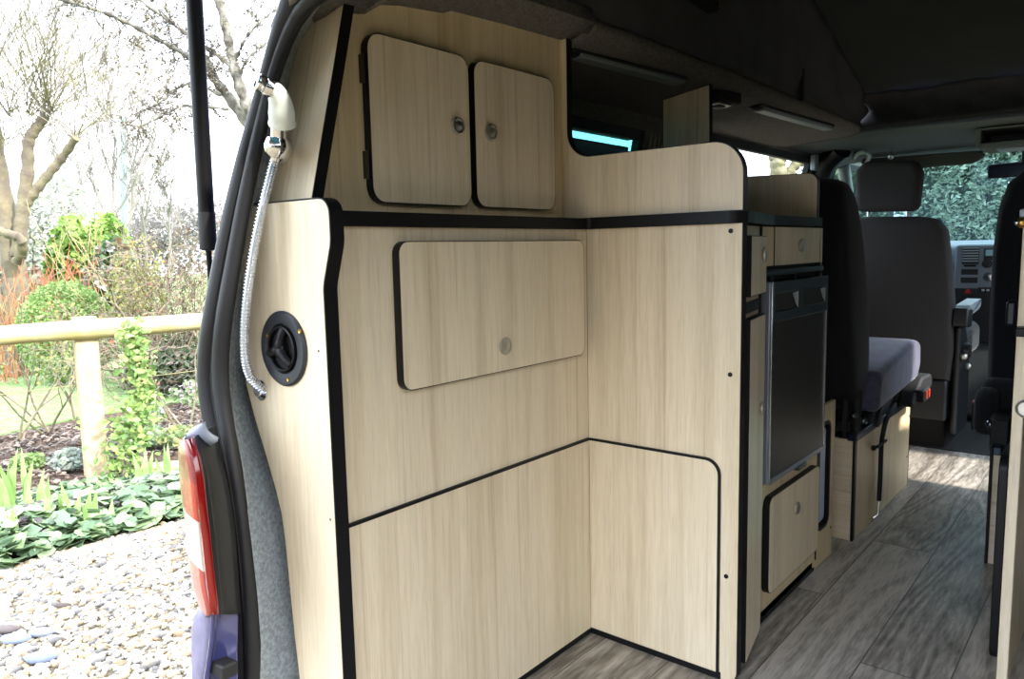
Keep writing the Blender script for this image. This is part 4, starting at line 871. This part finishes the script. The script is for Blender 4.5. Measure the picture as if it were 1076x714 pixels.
# gravel stones
bm = bmesh.new(); bmesh.ops.create_icosphere(bm, subdivisions=1, radius=1); bv = np.array([v.co[:] for v in bm.verts]); bf = [[v.index for v in f.verts] for f in bm.faces]; bm.free()
N = 23000; LK = .64
px = RNG.uniform(-3.15, -1.25, N); py = RNG.uniform(-1.3, 1.1, N)
edge = -3.02+.12*np.abs(py); px = np.maximum(px, edge+RNG.uniform(0, .1, N))
sz = RNG.gamma(6, .0014, N)+.0035
P = np.c_[px, py, GZ+sz*.25]; S = np.c_[sz*RNG.uniform(.9, 1.5, N), sz*RNG.uniform(.7, 1.1, N), sz*RNG.uniform(.45, .8, N)]
cols = pal(N, [(196, 186, 164), (206, 198, 180), (190, 172, 136), (182, 158, 112), (164, 160, 152), (206, 190, 148), (156, 130, 92), (120, 114, 108), (214, 206, 190), (200, 184, 146)])
g = scatter_mesh(bv, bf, P, S, rotm(N, .35), cols)
LK = .56
tag(fastob('gravel', g, STONE, smooth=True), 'pale cream and buff gravel covering the driveway beside the van', 'gravel', kind='stuff')
for (a, b, r, c, lb) in ((42, 692, .035, (140, 150, 176), 'flat blue-grey stone lying in the gravel nearest the left corner'), (16, 672, .035, (150, 160, 182), 'pale blue stone near the left edge of the gravel'), (44, 665, .03, (160, 165, 176), 'light grey flat stone above the blue-grey one'), (8, 662, .028, (110, 96, 92), 'dark brown stone at the left edge of the gravel'), (66, 637, .02, (86, 72, 60), 'dark brown lump in the middle of the gravel')):
    p = at(a, b, 'z', GZ+.018); g = G().ball((0, 0, 0), (r*1.5, r*.8, r*.5), 12, 8); g.v = [(x*(1+.15*math.sin(5*y/r)), y, z) for x, y, z in g.v]
    o = ob('stone', g, mat('stone_colour', c, .7, var=.12, scale=30), smooth=True); o.location = tuple(p); o.rotation_euler = (.1, .1, .9); tag(o, lb, 'stone')

LV = np.array([(0, -.5, 0), (.28, -.12, .05), (.25, .2, .04), (0, .5, -.04), (-.25, .2, .04), (-.28, -.12, .05), (0, 0, -.02)]); LF = [(0, 1, 6), (1, 2, 6), (2, 3, 6), (3, 4, 6), (4, 5, 6), (5, 0, 6)]
LV2 = np.array([(0, -.5, 0), (.3, 0, .05), (0, .5, 0), (-.3, 0, .05)]); LF2 = [(0, 1, 2, 3)]
def ell(n, c, r, shell=.0, flat=0):
    d = RNG.normal(size=(n, 3)); d /= np.linalg.norm(d, axis=1)[:, None]; q = RNG.uniform(shell, 1, n)**(1/3); return np.array(c)+d*np.array(r)*q[:, None]
def clump(n, c, r, size, lumps=8, shell=.3):
    cs_ = ell(lumps, c, [k*.62 for k in r], .1); out = [ell(n//lumps, q, [k*.5 for k in r], shell) for q in cs_]; return np.vstack(out)
def leafmesh(P, size, cols, tilt=PI, simple=True, jit=.35, asp=1.):
    n = len(P); s = size*RNG.uniform(1-jit, 1+jit, n); return scatter_mesh(LV2 if simple else LV, LF2 if simple else LF, P, np.c_[s*asp, s, s], rotm(n, tilt), pal(n, cols))
def shrub(name, label, cat, px, py, dist, rx, rz, n, size, cols, group=None, lumps=10, stems=5, twig=TWIG, cz=None, simple=True):
    c = dp(px, py, dist); base = Vector((c[0], c[1], GZ)); t = thing(name, label, cat, base, group)
    P = clump(n, c, (rx, rx, rz), size, lumps); P = P[P[:, 2] > GZ+.02]
    fastob('foliage', leafmesh(P, size, cols, simple=simple), LEAF, t)
    g = G()
    for k in range(stems):
        q = ell(1, c, (rx*.6, rx*.6, rz*.6))[0]; g.tube([(base.x+random.uniform(-.06, .06), base.y+random.uniform(-.06, .06), GZ), (base.x*.5+q[0]*.5, base.y*.5+q[1]*.5, (GZ+q[2])/2+.05), tuple(q)], [.014, .010, .004], 5)
    ob('stem', g, twig, t, smooth=True); return t
# branching
def branch(g, p, d, L, r, depth, spread=.5, up=.15, segs=4, kids=(2, 3), tips=None, shrink=.68, minr=.0016, sides=5, wob=.12):
    pts = [Vector(p)]; d = Vector(d).normalized(); rs = [r]
    for i in range(segs):
        d = (d+Vector((random.gauss(0, wob), random.gauss(0, wob), random.gauss(0, wob)+up*.25))).normalized(); pts.append(pts[-1]+d*L/segs); rs.append(max(minr, r*(1-.45*(i+1)/segs)))
    g.tube(pts, rs, sides if r > .01 else 3, caps=False)
    if tips is not None and depth <= 1: tips += [tuple(q) for q in pts[1:]]
    if depth <= 0: return
    for k in range(random.randint(*kids)+1):
        i = random.randint(1, segs); q = pts[i] if k else pts[-1]; a = Vector((random.gauss(0, 1), random.gauss(0, 1), random.gauss(0, 1))); a = (a-d*a.dot(d)).normalized()
        nd = d*math.cos(spread)+a*math.sin(spread)*random.uniform(.7, 1.3); nd.z += up
        branch(g, q, nd, L*shrink*random.uniform(.75, 1.15), max(minr, rs[i]*.72), depth-1, spread, up, segs, kids, tips, shrink, minr, sides, wob)

# unseen brick building and hedge, added to cut low sky light inside the van
t = thing('sky_block_garage', 'unseen brick outbuilding added behind the van to block low sky light', 'sky blocker', (5, -11, GZ))
BR = bpy.data.materials.new('brick'); n_, l_, b_ = nodes(BR); bt = n_.new('ShaderNodeTexBrick'); bt.inputs['Scale'].default_value = 5
bt.inputs['Color1'].default_value = (*lin((130, 74, 56)), 1); bt.inputs['Color2'].default_value = (*lin((110, 62, 50)), 1); bt.inputs['Mortar'].default_value = (*lin((150, 140, 126)), 1); l_.new(bt.outputs['Color'], b_.inputs['Base Color'])
ob('wall', G().box(.6, 9, -13, -9, GZ, 2.3), BR, t); ob('roof', G().prism([(-13.3, 2.3), (-8.7, 2.3), (-11, 3.3)], 'x', .4, 9.2), mat('roof_tile', (90, 60, 50), .9), t)
ob('sky_block_door', G().box(3, 6, -9.02, -8.96, GZ, 1.2), mat('door_green', (50, 70, 58), .5), t, bev=.01)
t = thing('sky_block_hedge', 'unseen brownish hedge added on the far side of the van to block low sky light', 'hedge', (6, 0, GZ))  # added out of view to hold back low sky from the right
P_ = np.c_[RNG.uniform(5.3, 6.6, 9000), RNG.uniform(-7, 12, 9000), RNG.uniform(GZ, 2.1, 9000)]
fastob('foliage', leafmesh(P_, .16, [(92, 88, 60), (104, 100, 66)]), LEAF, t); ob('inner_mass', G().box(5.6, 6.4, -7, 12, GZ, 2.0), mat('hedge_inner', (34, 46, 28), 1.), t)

# fence: round rail on posts with chicken wire
r0, r1 = Vector(dp(0, 354, 4.6)), Vector(dp(216, 337, 5.42)); fd = (r1-r0).normalized()
t = thing('garden_fence', 'yellow timber post-and-rail garden fence with chicken wire', 'fence', (r0.x, r0.y, GZ))
FW_ = mat('pressure_treated_pine', (206, 190, 124), .7, rgb2=(222, 210, 160), scale=6, bump=.2, bscale=60)
ra, rb = r0-fd*2.2, r1+fd*2.0
pts = [ra.lerp(rb, i/14)+Vector((0, 0, .006*math.sin(i*1.3))) for i in range(15)]
ob('rail', G().tube(pts, [.062+.004*math.sin(i*2.) for i in range(15)], 16), FW_, t, smooth=True)
fn = Vector((fd.y, -fd.x, 0)).normalized()
def fpost(px, ytop, ybase, dist, nm='post'):
    c = Vector(dp(px, 350, dist)); g = G()
    rows = []
    b = Vector(at(px+9, ybase, 'z', GZ)); tp = Vector(dp(px-5, ytop, dist)); w2_ = .068
    vs = []
    for q in (b, tp):
        for sx_, sy_ in ((-1, -1), (1, -1), (1, 1), (-1, 1)): vs.append(q+Vector((fd.x, fd.y, 0)).normalized()*sx_*w2_+fn*sy_*.03)
    g.add(vs, [(0, 1, 2, 3), (7, 6, 5, 4), (0, 4, 5, 1), (1, 5, 6, 2), (2, 6, 7, 3), (3, 7, 4, 0)]); return ob(nm, g, mat('post_wood', (214, 192, 152), .8, rgb2=(196, 172, 128), scale=14, bump=.3, bscale=50), t, bev=.006)
fpost(93, 333, 500, 4.95)
fpost(-60, 333, 520, 4.4)
g = G()
wr = .055; rowsn = 15; L_ = (rb-ra).length
for j in range(rowsn):
    z = GZ+.03+j*wr*1.0
    for i in range(int(L_/wr)):
        u = i*wr+(j % 2)*wr/2; p = ra+fd*u+fn*-.05; a_ = Vector((p.x, p.y, z)); 
        g.tube([a_, a_+fd*wr*.5+Vector((0, 0, wr*.32))], .0007, 3, caps=False); g.tube([a_+fd*wr*.5+Vector((0, 0, wr*.32)), a_+fd*wr], .0007, 3, caps=False)
        g.tube([a_+fd*wr*.5+Vector((0, 0, wr*.32)), a_+fd*wr*.5+Vector((0, 0, wr*1.0))], .0007, 3, caps=False)
ob('chicken_wire', g, mat('galvanised_wire', (170, 172, 168), .5, .5), t)
ob('line_wire', G().tube([ra+fn*-.05-Vector((0, 0, .36)), rb+fn*-.05-Vector((0, 0, .36))], .002, 4), mat('line_wire', (180, 176, 120), .6), t)
a, b = Vector(at(150, 494, 'z', GZ+.03)), Vector(at(225, 488, 'z', GZ+.03))
tag(ob('edging_log', G().tube([a, b], .042, 12), FW_, smooth=True), 'yellow round timber lying at the foot of the planting', 'log')

# ground cover strip
n = 4600; u = RNG.uniform(0, 1, n); yv = RNG.uniform(-2.2, 1.4, n)
xa = -3.0+.12*np.abs(yv); xb = xa-1.15; xv = xa+(xb-xa)*u**1.2
P = np.c_[xv, yv, GZ+.02+RNG.uniform(0, .13, n)*np.sin(np.clip(u*1.2+.08, 0, 1)*PI)+.0]
g = leafmesh(P, .085, [(146, 180, 124), (164, 198, 140), (128, 164, 122), (172, 206, 134), (114, 150, 106), (184, 216, 150)], tilt=.6, simple=False, asp=1.5)
tag(fastob('ground_cover', g, LEAF), 'green heart-shaped leaves spreading along the edge of the gravel', 'ground cover', kind='stuff')
n = 700; yv = RNG.uniform(-.2, .75, n); P = np.c_[-3.15-RNG.uniform(0, .35, n), yv, GZ+.03+RNG.uniform(0, .1, n)]
tag(fastob('ground_cover', leafmesh(P, .045, [(98, 84, 92), (120, 104, 108), (132, 122, 116)], tilt=.8), LEAF), 'dull purple low foliage among the green leaves by the gravel', 'ground cover', kind='stuff')
# iris blades
def iris(px, py, n, h, lb):
    p = at(px, py, 'z', GZ); t = thing('iris_clump', lb, 'plant', p, 'iris clumps by the gravel'); g = G()
    for k in range(n):
        a = random.uniform(0, 2*PI); x, y = p[0]+random.uniform(-.07, .07), p[1]+random.uniform(-.07, .07); lx, ly = math.cos(a)*.12*h, math.sin(a)*.12*h; hh = h*random.uniform(.65, 1.1); w_ = .016
        sx_, sy_ = RT[0]*w_, RT[1]*w_
        g.add([(x-sx_, y-sy_, GZ), (x+sx_, y+sy_, GZ), (x-sx_*1.2+lx*.5, y-sy_*1.2+ly*.5, GZ+hh*.55), (x+sx_*1.2+lx*.5, y+sy_*1.2+ly*.5, GZ+hh*.55), (x+lx*1.4, y+ly*1.4, GZ+hh), (x+lx*.5, y+ly*.5+.004, GZ+hh*.55)], [(0, 1, 3, 2), (2, 3, 4)])
    ob('blade', g, mat('iris_green', (150, 190, 104), .5, rgb2=(176, 208, 130), scale=10), t, solid=.001)
iris(5, 545, 6, .38, 'pale green upright iris blades at the left edge of the planting'); iris(22, 540, 5, .36, 'iris blades second from the left in the planting')
iris(40, 548, 4, .27, 'leaning iris blades in front of the soil'); iris(65, 560, 5, .24, 'short iris clump in front of the fence post'); iris(98, 560, 5, .22, 'small iris clump below the foot of the post'); iris(165, 515, 6, .28, 'iris blades just left of the tail light')
iris(30, 575, 4, .22, 'low iris blades closest to the gravel')

# climbing honeysuckle by the post
def climber(name, lb, pts, n, size, rad, cols, stemr=.008):
    Q = [Vector(dp(*p)) for p in pts]; base = Vector((Q[-1].x, Q[-1].y, GZ)); Q[-1] = Vector((Q[-1].x, Q[-1].y, max(GZ+.02, Q[-1].z)))
    t = thing(name, lb, 'shrub', base); S_ = spline(Q, 8); idx = RNG.integers(0, len(S_), n); f = idx/len(S_)
    P = np.array([tuple(S_[i]) for i in idx])+RNG.normal(0, 1, (n, 3))*np.interp(f, np.linspace(0, 1, len(rad)), rad)[:, None]*.6
    P = P[P[:, 2] > GZ+.02]
    fastob('foliage', leafmesh(P, size, cols, simple=False), LEAF, t)
    ob('stem', G().tube(S_+[Vector(base)], stemr, 6), TWIG, t, smooth=True); return t
climber('honeysuckle', 'bright yellow-green leafy shrub climbing the fence beside the post', [(140, 345, 4.85), (142, 375, 4.85), (149, 405, 4.85), (146, 432, 4.8), (134, 462, 4.75), (130, 498, 4.7)], 900, .052, [.06, .075, .06, .08, .14, .09], [(160, 205, 90), (186, 220, 104), (138, 186, 84), (206, 226, 120)])
# bare rose bushes with a few yellow leaves
def rosebush(px, py, dist, h, n, lb, cols=((220, 214, 90), (170, 196, 90))):
    b = Vector(at(px, py, 'z', GZ)); t = thing('rose_bush', lb, 'shrub', b); g = G(); tips = []
    for k in range(n): branch(g, b+Vector((random.uniform(-.05, .05), random.uniform(-.05, .05), 0)), (random.gauss(0, .45), random.gauss(0, .45), 1), h*.55, .011, 3, .5, .2, 4, (1, 2), tips, .66, .0022)
    ob('cane', g, mat('cane', (150, 128, 112), .8, rgb2=(120, 132, 84), scale=4), t, smooth=True)
    T = np.array(tips)[RNG.integers(0, len(tips), 70)]; fastob('foliage', leafmesh(T, .035, list(cols)), LEAF, t)
rosebush(50, 455, 0, 1.0, 4, 'bare thorny rose bush with a few yellow leaves left of the post')
rosebush(22, 462, 0, .95, 3, 'thin bare rose bush nearest the left edge below the rail')
rosebush(80, 440, 0, .85, 2, 'dark leaning rose canes close to the fence post')
rosebush(200, 455, 0, .9, 3, 'twiggy bush behind the fence near the tail light', ((210, 120, 90), (120, 160, 84)))

# soil litter
n = 2600; P = np.c_[RNG.uniform(-6.0, -4.0, n), RNG.uniform(-.8, 2.8, n), np.full(n, GZ+.004)]
tag(fastob('bark_mulch', scatter_mesh(bv, bf, P, np.abs(RNG.normal(.024, .01, (n, 3)))*np.array([1.2, .6, .35]), rotm(n, .4), pal(n, [(84, 66, 56), (120, 98, 84), (150, 130, 114), (66, 52, 46)])), STONE), 'brown bark mulch spread over the flower bed', 'mulch', kind='stuff')
# small border plants
for (a, b, r, cols, lb, sz_) in ((150, 470, .16, ((150, 186, 120), (176, 206, 150)), 'grey-green narcissus tuft right of the yellow shrub', .06), (172, 412, .26, ((206, 176, 186), (226, 210, 206), (130, 166, 104)), 'pink and white hellebores under the hedge', .06), (205, 425, .24, ((130, 170, 96), (160, 190, 120), (214, 190, 196)), 'pale green border plant by the pillar', .05), (158, 440, .14, ((226, 230, 214), (140, 180, 104)), 'white flowering plant behind the yellow shrub', .045), (75, 492, .13, ((170, 190, 170), (196, 210, 190)), 'silvery tuft at the foot of the fence post', .05), (30, 492, .1, ((150, 190, 90),), 'small green seedling patch on the soil', .04), (190, 470, .16, ((140, 176, 96), (200, 206, 110)), 'yellow-green leaves on the soil near the tail light', .05)):
    p = at(a, b, 'z', GZ); P = ell(260, (p[0], p[1], GZ+r*.45), (r, r, r*.55)); P = P[P[:, 2] > GZ]
    t = thing('border_plant', lb, 'plant', (p[0], p[1], GZ)); fastob('foliage', leafmesh(P, sz_, list(cols), simple=False), LEAF, t)
    g = G(); [g.tube([(p[0], p[1], GZ), tuple(P[k])], .003, 4) for k in range(10)]; ob('stem', g, TWIG, t)

# box ball
c = dp(70, 345, 8.6); t = thing('box_ball', 'clipped round green box bush behind the rail', 'bush', (c[0], c[1], GZ))
P = ell(7500, (c[0], c[1], GZ+.56), (.50, .50, .58), .72); P = P[P[:, 2] > GZ]; P = P+RNG.normal(0, .012, P.shape)
fastob('foliage', leafmesh(P, .045, [(150, 190, 84), (174, 212, 104), (124, 168, 72), (196, 228, 126)]), LEAF, t)
ob('trunk', G().tube([(c[0], c[1], GZ), (c[0], c[1], GZ+.5)], [.05, .03], 8), BARK, t)
shrub('variegated_shrub', 'tall whitish grey-green shrub behind the bare trunk', 'shrub', 62, 262, 13.5, 1.15, 1.5, 9000, .085, [(206, 212, 190), (226, 228, 210), (176, 186, 158), (240, 240, 226)])
shrub('variegated_shrub', 'whitish shrub at the far left behind the tree trunk', 'shrub', 5, 290, 13., .8, 1.1, 3500, .085, [(206, 212, 190), (226, 228, 210), (210, 210, 150)])
shrub('laurel_bush', 'bright lime green laurel bush in the middle of the garden', 'bush', 94, 278, 12., .62, 1.1, 4200, .13, [(150, 196, 60), (174, 214, 76), (120, 170, 52), (192, 222, 100)], simple=False)
shrub('laurel_bush', 'darker green laurel beside the lime green one', 'bush', 68, 292, 11.7, .35, .7, 1700, .11, [(104, 154, 54), (130, 180, 64)], simple=False)
shrub('rhododendron', 'glossy dark green shrub between the laurel and the hedge', 'shrub', 118, 300, 10.5, .5, .75, 1500, .14, [(110, 150, 92), (90, 126, 78), (196, 206, 196), (150, 110, 70)], simple=False)
shrub('forsythia', 'yellow flowering forsythia in front of the tangled hedge', 'shrub', 148, 305, 8.6, .42, .62, 1500, .05, [(222, 214, 92), (206, 206, 110), (180, 190, 100)])
shrub('low_evergreen', 'dark evergreen bushes at the far side of the lawn left of the post', 'bush', 50, 370, 11.0, .95, .42, 3600, .09, [(62, 88, 50), (84, 112, 60), (110, 130, 84), (160, 120, 90)])
shrub('low_evergreen', 'dark green bush at the left end of the lawn', 'bush', -10, 350, 10., .6, .7, 2000, .09, [(74, 104, 52), (200, 190, 90)])
shrub('low_evergreen', 'dark green bush below the hedge near the pillar', 'bush', 190, 385, 7.8, .62, .34, 2400, .07, [(66, 88, 52), (96, 112, 70), (130, 110, 90)])
# tangled hedge
for (a, b, dist, R0, n_, lb) in ((180, 310, 8.4, .7, 26, 'tangled bare twiggy hedge beside the van pillar'), (205, 290, 8.0, .6, 16, 'bare twigs of the hedge nearest the van pillar'), (150, 345, 8.2, .55, 12, 'low bare twigs at the left end of the hedge')):
    c = Vector(dp(a, b, dist)); t = thing('twiggy_hedge', lb, 'hedge', (c.x, c.y, GZ)); g = G(); tips = []
    for k in range(n_):
        branch(g, (c.x+random.uniform(-R0, R0)*.8, c.y+random.uniform(-R0, R0)*.8, GZ), (random.gauss(0, .35), random.gauss(0, .35), 1), (c.z-GZ)*.75, .014, 4, .75, .05, 4, (1, 2), tips, .68, .0035, wob=.25)
    ob('twigs', g, mat('hedge_twig', (150, 132, 112), .9, rgb2=(120, 104, 84), scale=5), t, smooth=True)
    T = np.array(tips)[RNG.integers(0, len(tips), 900)]; fastob('foliage', leafmesh(T, .035, [(176, 180, 110), (150, 150, 104), (196, 120, 90), (140, 160, 90), (170, 150, 120)]), LEAF, t)
# red dogwood stems
def stems(name, lb, px, py, dist, n, h, sp, m, r=.007):
    b = Vector(dp(px, py, dist)); t = thing(name, lb, 'shrub', (b.x, b.y, GZ)); g = G()
    for k in range(n): branch(g, (b.x+random.gauss(0, sp*.5), b.y+random.gauss(0, sp*.5), GZ), (random.gauss(0, .3), random.gauss(0, .3), 1), h*random.uniform(.6, 1), r, 2, .35, .3, 4, (1, 2), None, .5, .003)
    ob('stems', g, m, t, smooth=True); return t
RED = mat('red_stem', (206, 96, 76), .6, rgb2=(224, 140, 96), scale=6); ORG = mat('orange_stem', (222, 168, 96), .6, rgb2=(214, 120, 84), scale=6)
stems('dogwood', 'red-stemmed dogwood left of the clipped box ball', 28, 330, 9.4, 30, .95, .42, RED, .006)
stems('dogwood', 'red-stemmed dogwood behind the clipped box ball', 62, 320, 10., 26, 1.1, .36, RED, .006)
stems('dogwood', 'orange-stemmed dogwood at the left edge by the trunk', 6, 345, 8.8, 30, .8, .4, ORG, .006)
stems('tall_grass', 'pale straw canes left of the yellow forsythia', 122, 320, 8.8, 9, 1.4, .18, mat('straw', (212, 196, 140), .8), .008)
# lamp post
p = Vector(dp(135, 300, 26)); t = thing('lamp_post', 'pale green street lamp post in the distance', 'lamp post', (p.x, p.y, GZ))
tp = Vector(dp(129, 118, 26)); ob('pole', G().tube([(p.x, p.y, GZ), (p.x, p.y, GZ+2), tuple(tp)], [.14, .12, .09], 10), mat('post_green', (150, 176, 170), .6), t, smooth=True)
ob('antenna', G().tube([tp, tp+Vector((0, 0, 1.2))], .02, 5), mat('post_green2', (170, 186, 184), .6), t)
# trees -------------------------------------------------------------
# pollarded tree at the left: trunk and two limbs, then twigs
t = thing('pollard_tree', 'old bare tree with twisted trunk and bunches of thin twigs at the far left', 'tree', (*dp(18, 330, 9.3)[:2], GZ))
def limb(pts, rad, k=6): return spline([dp(*p) for p in pts], k), rad
g = G(); MOSS = mat('mossy_bark', (112, 100, 86), .95, rgb2=(140, 130, 100), scale=7, bump=.9, bscale=30)
def addlimb(pts, r0_, r1_, sides=10):
    S_ = spline([dp(*p) for p in pts], 6); n = len(S_); g.tube(S_, [r0_+(r1_-r0_)*i/(n-1)+.008*math.sin(i*1.9) for i in range(n)], sides)
    return S_
addlimb([(21, 420, 9.3), (20, 370, 9.3), (18, 320, 9.3), (13, 270, 9.3), (4, 215, 9.3), (-6, 150, 9.3), (-12, 90, 9.3)], .17, .08)
addlimb([(19, 270, 9.2), (22, 240, 9.2), (25, 215, 9.2), (29, 180, 9.2), (30, 150, 9.2), (38, 135, 9.2), (48, 122, 9.2)], .085, .055)
addlimb([(27, 215, 9.2), (38, 200, 9.2), (52, 182, 9.2), (66, 165, 9.2), (80, 145, 9.1)], .06, .045)
addlimb([(-10, 238, 9.0), (5, 245, 8.9), (20, 250, 8.9), (24, 262, 9.0), (18, 275, 9.1)], .05, .06)
addlimb([(-30, 300, 9.3), (-8, 310, 9.3), (6, 335, 9.3), (14, 380, 9.3)], .13, .14)
ob('trunk', g, MOSS, t, smooth=True)
g = G()
for (a, b, n_, h) in ((-12, 90, 12, 1.6), (30, 150, 8, 1.1), (48, 122, 20, 1.5), (55, 118, 12, 1.3), (80, 145, 16, 1.1), (10, 120, 12, 1.4), (5, 150, 10, 1.2), (30, 120, 12, 1.5)):
    for k in range(n_): branch(g, dp(a+random.uniform(-4, 4), b+random.uniform(-4, 4), 9.2), (random.gauss(0, .85), random.gauss(0, .85), 1), h*random.uniform(.5, 1.1), .008, 3, .48, .14, 4, (1, 3), None, .62, .0026)
ob('twigs', g, mat('twig_grey', (140, 130, 122), .9, rgb2=(150, 144, 96), scale=3), t, smooth=True)
# blossom tree: trunk behind the pillar with overhanging budding branches
t = thing('budding_tree', 'bare tree with opening buds whose branches reach over the top left', 'tree', (*dp(300, 300, 7.2)[:2], GZ))
g = G(); tips = []
def bl(pts, a, b):
    S_ = addlimb(pts, a, b, 8); return S_
addlimb([(330, 420, 7.2), (320, 300, 7.2), (300, 200, 7.2), (268, 140, 7.2), (245, 108, 7.2), (225, 82, 7.2), (217, 60, 7.2)], .10, .032)
addlimb([(290, 175, 7.2), (264, 122, 7.1), (250, 85, 7.0), (243, 55, 7.0), (236, 25, 6.9), (226, -15, 6.8)], .06, .034)
M1 = addlimb([(245, 108, 7.2), (215, 72, 7.1), (190, 55, 7.0), (160, 38, 6.9), (130, 22, 6.8), (100, 10, 6.7), (55, -3, 6.6)], .026, .014)
M2_ = addlimb([(246, 72, 7.0), (228, 58, 7.0), (200, 38, 6.9), (175, 20, 6.9), (140, -5, 6.8)], .024, .014)
M3 = addlimb([(232, 100, 7.1), (205, 88, 7.1), (188, 92, 7.1), (172, 105, 7.0), (155, 114, 7.0), (148, 116, 7.)], .016, .008)
M4 = addlimb([(240, 115, 7.1), (215, 112, 7.1), (190, 112, 7.0), (165, 125, 7.0), (138, 137, 7.)], .012, .006)
M5 = addlimb([(249, 60, 7), (258, 40, 6.9), (275, 22, 6.9), (292, 8, 6.9)], .014, .008)
M6 = addlimb([(250, 80, 7), (262, 60, 6.9), (280, 45, 6.9), (300, 30, 6.9)], .014, .008)
M7 = addlimb([(300, -10, 6.5), (275, -2, 6.5), (263, -10, 6.5)], .02, .01)
ob('branches', g, mat('cherry_bark', (92, 86, 76), .9, rgb2=(170, 166, 150), scale=14, bump=.7, bscale=30), t, smooth=True)
g = G()
def twigs(S_, n, h, sp=1.):
    for k in range(n):
        q = S_[random.randint(2, len(S_)-1)]; branch(g, q, (random.gauss(0, 1), random.gauss(0, 1), random.gauss(-.1, .8)), h*random.uniform(.4, 1), .006, 2, .6, .02, 4, (1, 2), tips, .6, .0028, wob=.2)
for S_, n, h in ((M1, 46, .42), (M2_, 26, .4), (M3, 18, .30), (M4, 14, .28), (M5, 8, .3), (M6, 8, .3), (M7, 5, .3)): twigs(S_, n, h)
ob('twigs', g, mat('cherry_twig', (84, 76, 70), .9), t, smooth=True)
T = np.array(tips); T = T[RNG.integers(0, len(T), min(len(T), 900))]; T = np.repeat(T, 5, 0)+RNG.normal(0, .015, (len(T)*5, 3))
fastob('buds', leafmesh(T, .026, [(150, 136, 96), (130, 116, 84), (104, 90, 66), (196, 188, 160)]), LEAF, t)
# distant bare trees
for i, (a, b, dist, h, lb) in enumerate(((105, 250, 24, 3.4, 'thin bare tree left of the lamp post in the distance'), (125, 260, 28, 4.4, 'bare tree just left of the lamp post far away'), (145, 262, 30, 2.8, 'bare tree right of the lamp post far away'), (60, 240, 22, 3.2, 'bare tree behind the whitish shrub'), (175, 262, 30, 2.4, 'far bare tree above the tangled hedge'))):
    c = dp(a, b, dist); t = thing('bare_tree', lb, 'tree', (c[0], c[1], GZ), 'distant bare trees'); g = G()
    branch(g, (c[0], c[1], GZ), (0, 0, 1), h, .09, 5, .45, .12, 4, (2, 3), None, .66, .010, wob=.1); ob('branches', g, mat('far_twig', (150, 142, 136), .9), t, smooth=True)
# far hedge line of hazy trees
for i, (a, b, dist, rx, rz, cols, lb) in enumerate(((20, 262, 34, 3.2, 2.0, [(150, 140, 134), (136, 128, 122)], 'hazy brown hedge far behind the left trees'), (112, 258, 36, 3.4, 1.7, [(150, 142, 138), (140, 134, 128)], 'hazy brown hedge far behind the lamp post'), (195, 255, 36, 3.6, 2.0, [(156, 148, 144), (146, 140, 132)], 'hazy brown hedge far behind the van pillar'))):
    shrub('far_hedge', lb, 'hedge', a, b, dist, rx, rz, 3600, .22, cols, 'far hedges')
# trees seen through the side window
t = thing('twisted_tree', 'mossy twisted trunk seen through the clear side window', 'tree', (*dp(815, 200, 9)[:2], GZ)); g = G()
addlimb([(822, 420, 9), (821, 240, 9), (819, 190, 9), (817, 172, 9), (822, 162, 9), (834, 158, 9), (848, 166, 9), (862, 160, 9)], .11, .07, 10)
addlimb([(822, 200, 9), (828, 184, 9), (838, 172, 9), (850, 168, 9)], .07, .05)
addlimb([(818, 175, 9), (811, 162, 9), (813, 150, 9), (826, 142, 9), (846, 148, 9)], .05, .04)
addlimb([(824, 190, 9), (840, 186, 9), (860, 184, 9)], .04, .03)
ob('trunk', g, mat('mossy_bark2', (120, 112, 70), .95, rgb2=(160, 152, 120), scale=10, bump=.8, bscale=30), t, smooth=True)
t = thing('slender_tree', 'pale slender trunk at the left of the clear side window', 'tree', (*dp(758, 240, 8.5)[:2], GZ)); g = G()
addlimb([(755, 420, 8.5), (756, 240, 8.5), (757, 170, 8.5), (760, 145, 8.5), (764, 100, 8.5)], .045, .03, 8); addlimb([(758, 150, 8.5), (752, 138, 8.5), (744, 136, 8.5)], .02, .012)
ob('trunk', g, mat('pale_bark', (140, 132, 100), .9), t, smooth=True)
LK = 1.
# evergreen hedge in front of the windscreen and beside the cab
CBW = tuple(dp(888, 205, 10.5))
def bigbush(lb, c, r, n, size, cols, lumps=26):
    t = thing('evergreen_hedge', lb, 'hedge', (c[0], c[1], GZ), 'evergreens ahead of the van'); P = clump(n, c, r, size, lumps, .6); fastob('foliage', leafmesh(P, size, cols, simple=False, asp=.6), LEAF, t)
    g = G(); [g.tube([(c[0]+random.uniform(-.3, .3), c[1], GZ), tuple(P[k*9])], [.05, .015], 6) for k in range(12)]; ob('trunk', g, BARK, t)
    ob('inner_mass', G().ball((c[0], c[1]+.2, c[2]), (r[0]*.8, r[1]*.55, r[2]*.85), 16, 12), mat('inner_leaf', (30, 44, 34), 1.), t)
bigbush('dense glossy evergreen filling the windscreen view', (.1, 9.2, 1.5), (2.0, 1.0, 1.9), 34000, .065, [(126, 150, 122), (156, 178, 150), (100, 126, 100), (184, 202, 178)])
bigbush('dense evergreen seen at the right of the windscreen', (2.4, 9.6, 1.5), (1.6, 1.0, 2.0), 14000, .08, [(110, 144, 104), (140, 172, 130), (90, 124, 84)])
bigbush('dark evergreen seen through the cab side window', CBW, (.75, .75, 1.6), 4000, .12, [(84, 124, 84), (110, 150, 104), (70, 104, 70)])

for o in bpy.data.objects:
    if '_o' in o: del o['_o']
